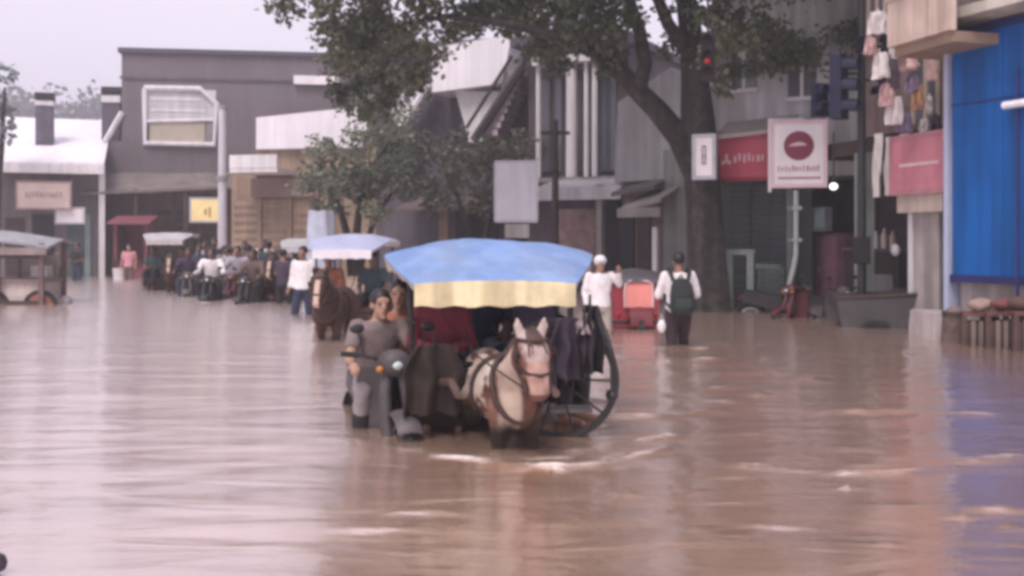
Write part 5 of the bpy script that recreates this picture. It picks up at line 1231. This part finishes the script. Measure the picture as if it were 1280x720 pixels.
# ------------------------------------------------------------------ motorcycles
def motorcycle(label, x, y, rotz, shield_m, group='motorcycles in the flood', fender_m=None):
    t = thing('motorcycle', label, 'motorcycle', (x, y, ROAD), rotz, group)
    chrome = mat('dull_chrome', (.45, .44, .46), .3, .2, 6, metal=.8); fender_m = fender_m or shield_m
    for yy in (-.62, .60):
        M_ = Matrix.Translation((0, yy, .28)) @ Matrix.Rotation(R(90), 4, 'Y')
        prof = [(.225 + .0 * i, 0) for i in range(0)]
        prof = [(.245 + .036 * math.cos(a), .036 * math.sin(a)) for a in [2 * math.pi * i / 10 for i in range(10)]]
        m = MB(); m.lathe(prof, 28, M_); w = m.build('wheel', rubber, t, 60)
        m = MB(); m.lathe([(.195, -.02), (.222, -.025), (.222, .025), (.195, .02)], 28, M_); m.build('rim', chrome, w, 40)
        m = MB()
        for i in range(10): a = 2 * math.pi * i / 10; m.tube([M_ @ V((math.cos(a) * .03, math.sin(a) * .03, 0)), M_ @ V((math.cos(a) * .20, math.sin(a) * .20, 0))], .006, 5)
        m.lathe([(.001, -.06), (.04, -.05), (.04, .05), (.001, .06)], 12, M_); m.build('spokes', chrome, w, 50)
        g = []
        for i in range(11):
            a = R(42 if yy < 0 else 10) + R(116 if yy < 0 else 150) * i / 10
            g.append([(xx_, yy + (-math.cos(a)) * (.325 - .03 * (xx_ / .085) ** 2), .28 + math.sin(a) * (.325 - .03 * (xx_ / .085) ** 2)) for xx_ in (-.085, -.045, 0, .045, .085)])
        m = MB(); m.slab(g, .012); m.build('front_fender' if yy < 0 else 'rear_fender', fender_m, t, 50)
    m = MB()
    for s in (-1, 1): m.tube([(s * .085, -.62, .28), (s * .085, -.54, .50), (s * .08, -.47, .70), (s * .05, -.40, .88)], [.026, .042, .045, .04], 8)
    m.build('fork', shield_m, t, 50)
    m = MB(); m.tube([(-.33, -.33, .97), (-.22, -.36, .96), (-.08, -.39, .92), (.08, -.39, .92), (.22, -.36, .96), (.33, -.33, .97)], .014, 8); hb = m.build('handlebar', black_metal, t, 50)
    for s in (-1, 1): m = MB(); m.tube([(s * .24, -.357, .962), (s * .36, -.325, .972)], .02, 8); m.build('grip', rubber, hb, 50)
    for s in (-1, 1):
        m = MB(); m.tube([(s * .20, -.36, .96), (s * .25, -.38, 1.12)], .007, 5); m.ell((s * .26, -.39, 1.15), (.055, .015, .035), 10, 6); m.build('mirror', black_metal, hb, 50)
    m = MB(); m.ell((0, -.43, .90), (.13, .10, .10), 14, 9); m.build('headlamp_cowl', shield_m, t, 60)
    m = MB(); m.ell((0, -.508, .895), (.045, .03, .034), 14, 8); m.build('headlight', mat('headlight_glass', (.55, .64, .62), .15, .05, 4), t, 60)
    for s in (-1, 1): m = MB(); m.ell((s * .12, -.49, .87), (.03, .03, .025), 8, 6); m.build('indicator', mat('amber_lens', (.45, .18, .04), .3), t, 60)
    m = MB()
    g = []
    for i in range(9):
        z = .36 + .50 * i / 8; w_ = .06 + .17 * math.sin(min(1, i / 8 + .15) * math.pi * .62); g.append([(u * w_, -.36 + .10 * abs(u) + .05 * (1 - i / 8), z) for u in (-1, -.6, -.25, 0, .25, .6, 1)])
    vs = [p for r_ in g for p in r_]; n = len(vs); vs += [(a, b_ + .02, c) for a, b_, c in vs]; fs = []
    for i in range(8):
        for j in range(6): q = (i * 7 + j, i * 7 + j + 1, (i + 1) * 7 + j + 1, (i + 1) * 7 + j); fs += [q, tuple(n + k for k in reversed(q))]
    m.add(vs, fs); m.build('leg_shield', shield_m, t, 60)
    m = MB(); m.tube([(0, -.36, .80), (0, -.28, .52), (0, -.05, .44), (0, .25, .56), (0, .62, .70)], .05, 8); m.build('frame', black_metal, t, 50)
    m = MB(); m.box(-.11, .11, -.14, .16, .26, .46); m.tube([(0, -.26, .38), (0, -.08, .38)], .07, 10); m.build('engine', mat('grey_engine', (.15, .15, .155), .5, .3, 6, metal=.5), t)
    m = MB(); m.tube([(.10, -.12, .26), (.14, .1, .24), (.15, .35, .30), (.15, .72, .36)], [.025, .025, .045, .05], 10); m.build('exhaust', chrome, t, 50)
    m = MB(); m.slab([[(-.10, -.02, .74), (0, -.02, .77), (.10, -.02, .74)], [(-.13, .2, .74), (0, .2, .77), (.13, .2, .74)], [(-.12, .45, .79), (0, .45, .82), (.12, .45, .79)], [(-.09, .68, .82), (0, .68, .84), (.09, .68, .82)]], .09); m.build('seat', mat('black_seat', (.025, .022, .024), .5, .2, 6), t, 50)
    m = MB(); m.add([(-.12, .0, .45), (.12, .0, .45), (.09, .72, .60), (-.09, .72, .60), (-.11, -.02, .66), (.11, -.02, .66), (.07, .76, .76), (-.07, .76, .76)], [(3, 2, 1, 0), (4, 5, 6, 7), (0, 1, 5, 4), (1, 2, 6, 5), (2, 3, 7, 6), (3, 0, 4, 7)]); m.build('side_cover', shield_m, t)
    m = MB(); m.ell((0, .80, .68), (.06, .03, .04), 10, 6); m.build('tail_light', mat('red_lens_dull', (.35, .02, .02), .3), t, 60)
    m = MB(); m.tube([(-.22, -.08, .27), (.22, -.08, .27)], .014, 6); m.build('footpegs', black_metal, t, 50)
    return t
sh_grey = mat('grey_lilac_plastic', (.12, .10, .11), .55, .3, 4, streak=.35); sh_red = mat('dark_red_plastic', (.085, .018, .022), .4, .15, 3); sh_blk = mat('black_plastic', (.025, .022, .028), .4, .2, 3)
BX, BY, BR = -.99, 7.62, R(22)
motorcycle('grey motorcycle splashing along beside the blue canopied cart', BX, BY, BR, sh_grey)
person('bare headed rider in a brownish grey T-shirt and grey trousers on the grey motorcycle', BX, BY, BR, pose_ride(), cloth('brown_grey_tshirt', (.19, .145, .14)), cloth('pale_grey_trousers', (.27, .235, .24)), skin_c, .93, .016, 'short', 'long', near=True, grip=True, boots=cloth('black_boots', (.025, .022, .025)))

def px_x(px, Y): return (px - 640) / FPX * Y
# ------------------------------------------------------------------ the carts and riders behind
c2x, c2y = px_x(443, 16.0), 16.0
horse_cart('horse cart with a white canopy right behind the blue one', c2x, c2y, R(-4), mat('blue_grey_tarpaulin', (.38, .40, .56), .5, .12, 3), white_val, wood_br, .55, .17, scale=.80)
horse('dark brown horse with a pale blaze before the white canopied cart', px_x(416, 14.0), 14.3, R(-6), .95, coat_bay, 8)
x, y = c2x - .33, c2y - .42; person('driver in orange brown under the white canopy', x, y, 0, pose_sit(.85, 1), cloth('rust_cloth', (.33, .13, .07)), brownc, skin_a, .98, .02, 'long', grip=True)
person('passenger in dark teal under the white canopy', c2x + .34, c2y - .3, -.2, pose_sit(.85), tealc, blk, skin_b, .98, .02)
c3x, c3y = px_x(391, 25), 25.0
horse_cart('half hidden cart with a pale canopy peeping out left of the white canopied cart', c3x, c3y, R(-6), grey_tarp, mat('dull_white_valance', (.50, .47, .53), .7, .15, 3), wood_dk, .40, .10, scale=.86)
horse('almost black horse half hidden behind the pedestrian in white', px_x(358, 23.2), 23.2, R(-10), 1.0, coat_bay, 15)
person('driver in dark purple under the half hidden pale canopy', c3x - .35, c3y - .4, 0, pose_sit(.85, 1), dkp, blk, skin_b, .98, .022)
c4x, c4y = px_x(214, 28.2), 28.2
horse_cart('cart with a dull grey canopy in front of the red stall', c4x, c4y, R(7), grey_tarp, mat('grey_valance', (.50, .46, .45), .7), wood_dk, .62, .09, scale=.85)
horse('dark horse drawing the cart with the dull grey canopy', px_x(219, 26.8), 26.85, R(8), 1.0, coat_bay, 23)
person('driver in dark teal under the dull grey canopy', c4x - .35, c4y - .4, 0, pose_sit(.85, 1), tealc, blk, skin_b, .98, .022)
person('passenger in brown under the dull grey canopy', c4x + .36, c4y - .2, 0, pose_sit(.85), brownc, blk, skin_a, .98, .022)

ax_, ay_ = px_x(265, 23), 23.0
motorcycle('black motorcycle ridden through the crowd by a person in white', ax_, ay_, R(4), sh_blk)
person('rider in a loose white shirt on the black motorcycle', ax_, ay_, R(4), pose_ride(), wht, blk, skin_b, 1.06, .02, 'long', grip=True)
bx_, by_ = px_x(298, 24.6), 24.6
motorcycle('dark red motorcycle following the black one through the crowd', bx_, by_, R(-6), sh_red)
person('dark haired rider in a lilac grey shirt on the dark red motorcycle', bx_, by_, R(-6), pose_ride(), lilac, denim, skin_a, 1.08, .02, grip=True)
for px, Y, rz, sm, pm, sc_, mm, l1, l2 in ((236, 25.2, R(12), dkp, denim, 1.05, sh_grey, 'grey motorcycle right behind the horse of the dull grey cart', 'rider in dark purple between the dull grey cart and the rider in white'),
        (318, 22.4, R(-14), brownc, blk, 1.04, sh_blk, 'black motorcycle nearest to the half hidden cart', 'rider in brown right of the dark red motorcycle'),
        (338, 23.2, R(16), blk, blk, 1.0, sh_red, 'dark red motorcycle next to the dark horse of the half hidden cart', 'rider all in black beside the dark horse of the half hidden cart')):
    motorcycle(l1, px_x(px, Y), Y, rz, mm); person(l2, px_x(px, Y), Y, rz, pose_ride(), sm, pm, skin_b, sc_, .022, 'long', grip=True, group='riders in the crowd')
CG = 'people wading in the street'
for (px, Y, rz, sm, pm, sk, s, arm, slv, lab) in (
    (379, 18.6, -.3, wht, navyc, skin_a, 1.0, 0, 'long', 'pedestrian in a long white shirt and navy trousers beside the white canopied cart'),
    (249, 26.0, 0, navyc, blk, skin_b, 1.0, 0, 'short', 'pedestrian in navy behind the rider in white'),
    (281, 27.5, .8, greyc, blk, skin_b, .98, 1, 'short', 'pedestrian in grey behind the two crowd motorcycles, near the pale lamp post'),
    (311, 25.8, 2.9, dkp, denim, skin_b, 1.0, 0, 'short', 'pedestrian in dark purple just right of the dark red motorcycle'),
    (326, 27.0, -.9, wht, navyc, skin_a, .94, 1, 'short', 'pedestrian in a white short sleeved shirt behind the one in dark purple'),
    (347, 24.4, .6, blk, blk, skin_b, .93, 0, 'long', 'pedestrian dressed all in black before the half hidden pale canopy'),
    (336, 26.4, 3.3, tealc, denim, skin_a, 1.05, 0, 'long', 'pedestrian in a dark teal long sleeved top behind the one all in black'),
    (306, 29.0, 0, brownc, blk, skin_b, 1.05, 0, 'short', 'pedestrian in brown, rearmost of the crowd by the lamp post'),
    (256, 30.0, 0, lilac, blk, skin_b, 1.05, 0, 'long', 'pedestrian in a long sleeved lilac grey top far behind the rider in white'),
    (288, 26.4, 3.0, lilac, denim, skin_b, .96, 0, 'short', 'pedestrian in lilac grey turned away between the black and the dark red motorcycles'),
    (354, 21.6, 2.6, dkp, blk, skin_a, .95, 1, 'short', 'pedestrian in dark purple turned away, just left of the one in a long white shirt'),
    (365, 28.5, 0, greyc, blk, skin_b, 1.1, 0, 'short', 'pedestrian in grey whose head shows over the half hidden pale canopy'),
    (330, 30.5, 0, wht, blk, skin_b, 1.08, 0, 'long', 'pedestrian in a long sleeved white shirt, rearmost above the dark knot of people'),
    (268, 28.0, 0, dkp, blk, skin_b, 1.1, 0, 'short', 'pedestrian in dark purple directly behind the rider in the loose white shirt'),
    (77, 35.0, .3, brownc, blk, skin_b, .96, 0, 'short', 'person in brown under the eaves near the green door'),
    (97, 34.2, -.2, blk, navyc, skin_b, 1.0, 1, 'short', 'person in black with folded arms before the green door'),
    (161, 34.8, .1, pinkc, brownc, skin_c, .98, 0, 'short', 'person in pink standing at the red stall')):
    person(lab, px_x(px, Y), Y, rz, pose_stand(arm, .14 if Y < 30 else 0), sm, pm, sk, s, .022, slv, group=CG)

# person with the backpack, walking away
bpx, bpy_ = px_x(848, 13.1), 13.1
person('dark haired pedestrian in a white shirt walking away with a black backpack', bpx, bpy_, R(184), pose_stand(1, .16), wht, cloth('dark_red_black_trousers', (.035, .018, .02)), skin_a, .97, .016, 'long', group=CG, near=True)
t = thing('backpack', 'black backpack on the pedestrian in the white shirt', 'backpack', (bpx, bpy_ + .0, ROAD + .80), R(184)); t.scale = (.97, .97, .97)
m = MB(); rings(m, [((0, .20, .02), .13, .06), ((0, .215, .10), .165, .10), ((0, .21, .28), .165, .105), ((0, .19, .42), .14, .085), ((0, .17, .50), .08, .05)], 18); bpk = cloth('black_nylon', (.018, .022, .022)); bd = m.build('body', bpk, t, vox=.014)
m = MB(); rings(m, [((0, .29, .06), .10, .04), ((0, .315, .14), .12, .05), ((0, .30, .24), .11, .04)], 14); m.build('front_pocket', cloth('dark_green_nylon', (.025, .034, .03)), t, vox=.014)
m = MB()
for s in (-1, 1): m.tube([(s * .10, .13, .47), (s * .13, .08, .60), (s * .13, .0, .625), (s * .13, -.10, .56), (s * .15, -.135, .40), (s * .17, -.05, .20), (s * .14, .12, .12)], [.024, .03, .03, .028, .025, .02, .018], 8)
m.build('strap', bpk, t, 60)
m = MB(); m.tube([(-.03, .14, .50), (0, .14, .55), (.03, .14, .50)], .01, 6); m.build('loop', bpk, t, 60)
# a pale bag in that person's hand
o = at(827, 402, 12.95); m = MB(); m.ell((0, 0, -.06), (.055, .04, .085), 12, 8); m.tube([(-.03, 0, .0), (0, 0, .09), (.03, 0, .0)], .006, 5); s = m.build('carrier_bag', mat('white_plastic_bag', (.70, .66, .66), .4, .1, 8), None, 60); s.location = o; tag(s, 'small white bag held by the pedestrian with the black backpack', 'bag')
# white clothed person behind the cart with a raised hand
J = pose_stand(0, .1); J['elr'] = V((.30, -.02, 1.22)); J['wrr'] = V((.26, -.12, 1.42))
person('pedestrian in white with a raised hand and a pale cap beyond the blue canopied cart', px_x(750, 14.6), 14.6, R(10), J, wht, cloth('beige_trousers', (.42, .37, .33)), skin_c, .93, .018, 'long', hat=mat('pale_cap', (.66, .64, .68), .7, .1, 5), group=CG)

# ------------------------------------------------------------------ red pedicab
px0, py0 = px_x(793, 16.0), 15.95
t = thing('pedicab', 'red three wheeled pedicab with a salmon back panel seen from behind', 'pedicab', (px0, py0, ROAD), R(4))
redp = mat('red_pedicab_paint', (.30, .028, .045), .45, .2, 3, streak=.15); salmon = mat('salmon_panel', (.78, .27, .235), .5, .1, 3, streak=.08)
m = MB()
m.add([(-.36, -.30, .44), (.30, -.30, .44), (.30, .65, .44), (-.36, .65, .44), (-.40, -.24, 1.12), (.34, -.24, 1.12), (.34, .45, .98), (-.40, .45, .98)], [(3, 2, 1, 0), (4, 5, 6, 7), (0, 1, 5, 4), (1, 2, 6, 5), (2, 3, 7, 6), (3, 0, 4, 7)]); m.build('body', redp, t)
m = MB(); vs = [(x_, -.335 + .045 * (z_ - .62) / .5, z_) for x_, z_ in ((-.21, .74), (-.215, .90), (-.20, 1.10), (-.14, 1.135), (.14, 1.135), (.205, 1.10), (.215, .90), (.21, .74))]; n = len(vs); vs += [(a, b_ + .06, c) for a, b_, c in vs]
m.add(vs, [tuple(range(n)), tuple(reversed(range(n, 2 * n)))] + [(i, i + n, (i + 1) % n + n, (i + 1) % n) for i in range(n)]); bp = m.build('back_panel', salmon, t)
m = MB(); m.tube([(-.215, -.33, .74), (-.22, -.32, .90), (-.205, -.30, 1.10), (-.14, -.295, 1.14), (.14, -.295, 1.14), (.21, -.30, 1.10), (.22, -.32, .90), (.215, -.33, .74)], .018, 8); m.build('trim', mat('pale_trim', (.62, .45, .43), .5), bp, 60)
m = MB()
g = [[(x_, -.36 - .22 * math.sin(a) * 1.0 + .0, .30 + .44 * math.cos(a - .1) ) for x_ in (-.17, -.14, 0, .14, .17)] for a in [R(-10) + R(80) * i / 8 for i in range(9)]]
m.slab(g, .02)
pts = [(math.cos(R(180 * i / 12)) * .18, -.365, .56 + math.sin(R(180 * i / 12)) * .17) for i in range(13)]; m.tube(pts, .022, 8); m.build('mudguard', mat('dark_red_guard', (.16, .02, .03), .5, .2, 4), t, 50)
for xx_, yy in ((0, -.42), (-.40, .45), (.36, .45)):
    M_ = Matrix.Translation((xx_, yy, .30)) @ Matrix.Rotation(R(90), 4, 'Y')
    m = MB(); m.lathe([(.24, -.035), (.30, -.03), (.30, .03), (.24, .035)], 28, M_); w_ = m.build('wheel', rubber, t, 40)
    m = MB(); m.lathe([(.001, -.03), (.06, -.03), (.235, -.01), (.235, .01), (.06, .03), (.001, .03)], 20, M_); m.build('rim', steel, w_, 40)
m = MB(); g = []
for i in range(9):
    a = R(20 + 140 * i / 8); g.append([(-.44, .1 - .42 * math.cos(a) , 1.02 + .26 * math.sin(a)), (-.02, .1 - .45 * math.cos(a), 1.05 + .28 * math.sin(a)), (.38, .1 - .42 * math.cos(a), 1.02 + .26 * math.sin(a))])
m.slab(g, .02); m.build('hood', mat('dark_grey_hood', (.07, .06, .075), .6, .2, 3), t, 60)
for s in (-1, 1): m = MB(); m.ell((-.03 + s * .28, -.31, .64), (.035, .03, .035), 10, 6); m.build('tail_light', mat('red_lens_dull', (.35, .02, .02), .3), t, 60)
m = MB(); m.tube([(.42, -.30, .52), (-.46, -.30, .52)], .025, 8); m.build('bumper', black_metal, t, 50)

# parked motorcycles by the open shop
for px, Y, rz, mm, l in ((978, 19.0, R(60), sh_blk, 'black motorcycle parked by the bent pale pipe'), (1012, 18.0, R(-65), sh_red, 'dark red motorcycle parked in front of the pink cupboard'), (1034, 17.4, R(20), sh_grey, 'grey motorcycle parked end on next to the handcart')):
    motorcycle(l, px_x(px, Y), Y, rz, mm)

# floating rubbish: the dark thing cut by the lower left corner and a few leaves
m = MB(); m.ell((0, 0, .02), (.11, .07, .06), 12, 8); m.v = [(x_ + .02 * noise.noise((x_ * 20, y_ * 20, 1)), y_, z_ + .02 * noise.noise((x_ * 20, y_ * 20, 5))) for x_, y_, z_ in m.v]
s = m.build('floating_bag', mat('dark_plastic_bag', (.05, .035, .05), .35, .2, 8), None, 60); s.location = on_water(-25, 720) + V((0, 0, .03)); tag(s, 'dark plastic bag floating at the lower left edge', 'bag')
o = on_water(83, 379); m = MB(); m.ell((0, 0, .05), (.14, .1, .12), 10, 6); s = m.build('floating_bundle', mat('grey_bundle', (.25, .23, .25), .7, .2, 6), None, 60); s.location = o; tag(s, 'small grey bundle floating just off the food cart', 'bundle')

# ================================================================== finish the grown surfaces
bpy.context.view_layer.update()
dg = bpy.context.evaluated_depsgraph_get(); done = []
for o, aft in PENDING:
    me = bpy.data.meshes.new_from_object(o.evaluated_get(dg)); done.append((o, me, aft))
for o, me, aft in done:
    old = o.data; o.modifiers.clear(); nm = old.name; o.data = me; bpy.data.meshes.remove(old); me.name = nm
    me.shade_smooth()
    if aft: aft(me)

# ================================================================== SKY, LIGHT, AIR, CAMERA
SUN_EL, SUN_AZ = R(58), R(200)
w = bpy.data.worlds.new('World'); sc.world = w; w.use_nodes = True
N = w.node_tree.nodes; L = w.node_tree.links; bg = N['Background']; bg.inputs['Strength'].default_value = .1
sky = N.new('ShaderNodeTexSky'); sky.sky_type = 'NISHITA'; sky.sun_disc = False; sky.sun_elevation = SUN_EL; sky.sun_rotation = SUN_AZ; sky.dust_density = 6; sky.air_density = 1.2
mx = N.new('ShaderNodeMix'); mx.data_type = 'RGBA'; mx.inputs[0].default_value = .93
tc = N.new('ShaderNodeTexCoord'); nz = N.new('ShaderNodeTexNoise'); nz.inputs['Scale'].default_value = 1.6; nz.inputs['Detail'].default_value = 3
L.new(tc.outputs['Generated'], nz.inputs['Vector'])
rp = N.new('ShaderNodeValToRGB'); rp.color_ramp.elements[0].position = .3; rp.color_ramp.elements[1].position = .7
rp.color_ramp.elements[0].color = (.82, .745, .90, 1); rp.color_ramp.elements[1].color = (.88, .81, .94, 1)
L.new(nz.outputs['Fac'], rp.inputs['Fac'])
ml = N.new('ShaderNodeVectorMath'); ml.operation = 'SCALE'; ml.inputs['Scale'].default_value = 6.6      # overcast cloud deck in the sky texture's own units
L.new(rp.outputs['Color'], ml.inputs[0])
L.new(sky.outputs[0], mx.inputs[6]); L.new(ml.outputs[0], mx.inputs[7]); L.new(mx.outputs[2], bg.inputs['Color'])
sl = bpy.data.lights.new('Sun', 'SUN'); sl.energy = 1.5; sl.angle = R(25); sl.color = (1, .93, .84)
so = bpy.data.objects.new('Sun', sl); COL.objects.link(so)
# light comes from high behind the camera's left shoulder
d = V((math.sin(SUN_AZ) * math.cos(SUN_EL), math.cos(SUN_AZ) * math.cos(SUN_EL), math.sin(SUN_EL)))
so.rotation_euler = d.to_track_quat('Z', 'Y').to_euler(); so.location = d * 50

hz = MB(); hz.box(-110, 110, -6, 215, ROAD - 1.3, 31)
hm = bpy.data.materials.new('humid_air'); hm.use_nodes = True; N = hm.node_tree.nodes; L = hm.node_tree.links
N.remove(N['Principled BSDF']); pv = N.new('ShaderNodeVolumePrincipled'); pv.inputs['Color'].default_value = (.93, .90, .97, 1); pv.inputs['Density'].default_value = .0035; pv.inputs['Anisotropy'].default_value = .2
L.new(pv.outputs[0], N['Material Output'].inputs['Volume'])
ho = hz.build('haze', hm, kind='stuff')

cam = bpy.data.cameras.new('Camera'); co = bpy.data.objects.new('Camera', cam); COL.objects.link(co)
co.location = (0, 0, CAMZ); co.rotation_euler = (R(90), 0, 0)
cam.sensor_width = 36; cam.lens = 36 * FPX / 1280; cam.shift_y = -(360 - HOR) / 1280; cam.clip_end = 1500; cam.clip_start = .05
sc.camera = co
sc.render.engine = 'CYCLES'
sc.cycles.use_denoising = True
sc.cycles.max_bounces = 6; sc.cycles.volume_bounces = 0; sc.cycles.diffuse_bounces = 3; sc.cycles.glossy_bounces = 3
sc.cycles.pixel_filter_type = 'BLACKMAN_HARRIS'; sc.cycles.filter_width = 3.8
sc.view_settings.view_transform = 'Standard'; sc.view_settings.look = 'None'; sc.view_settings.exposure = .97; sc.view_settings.gamma = 1
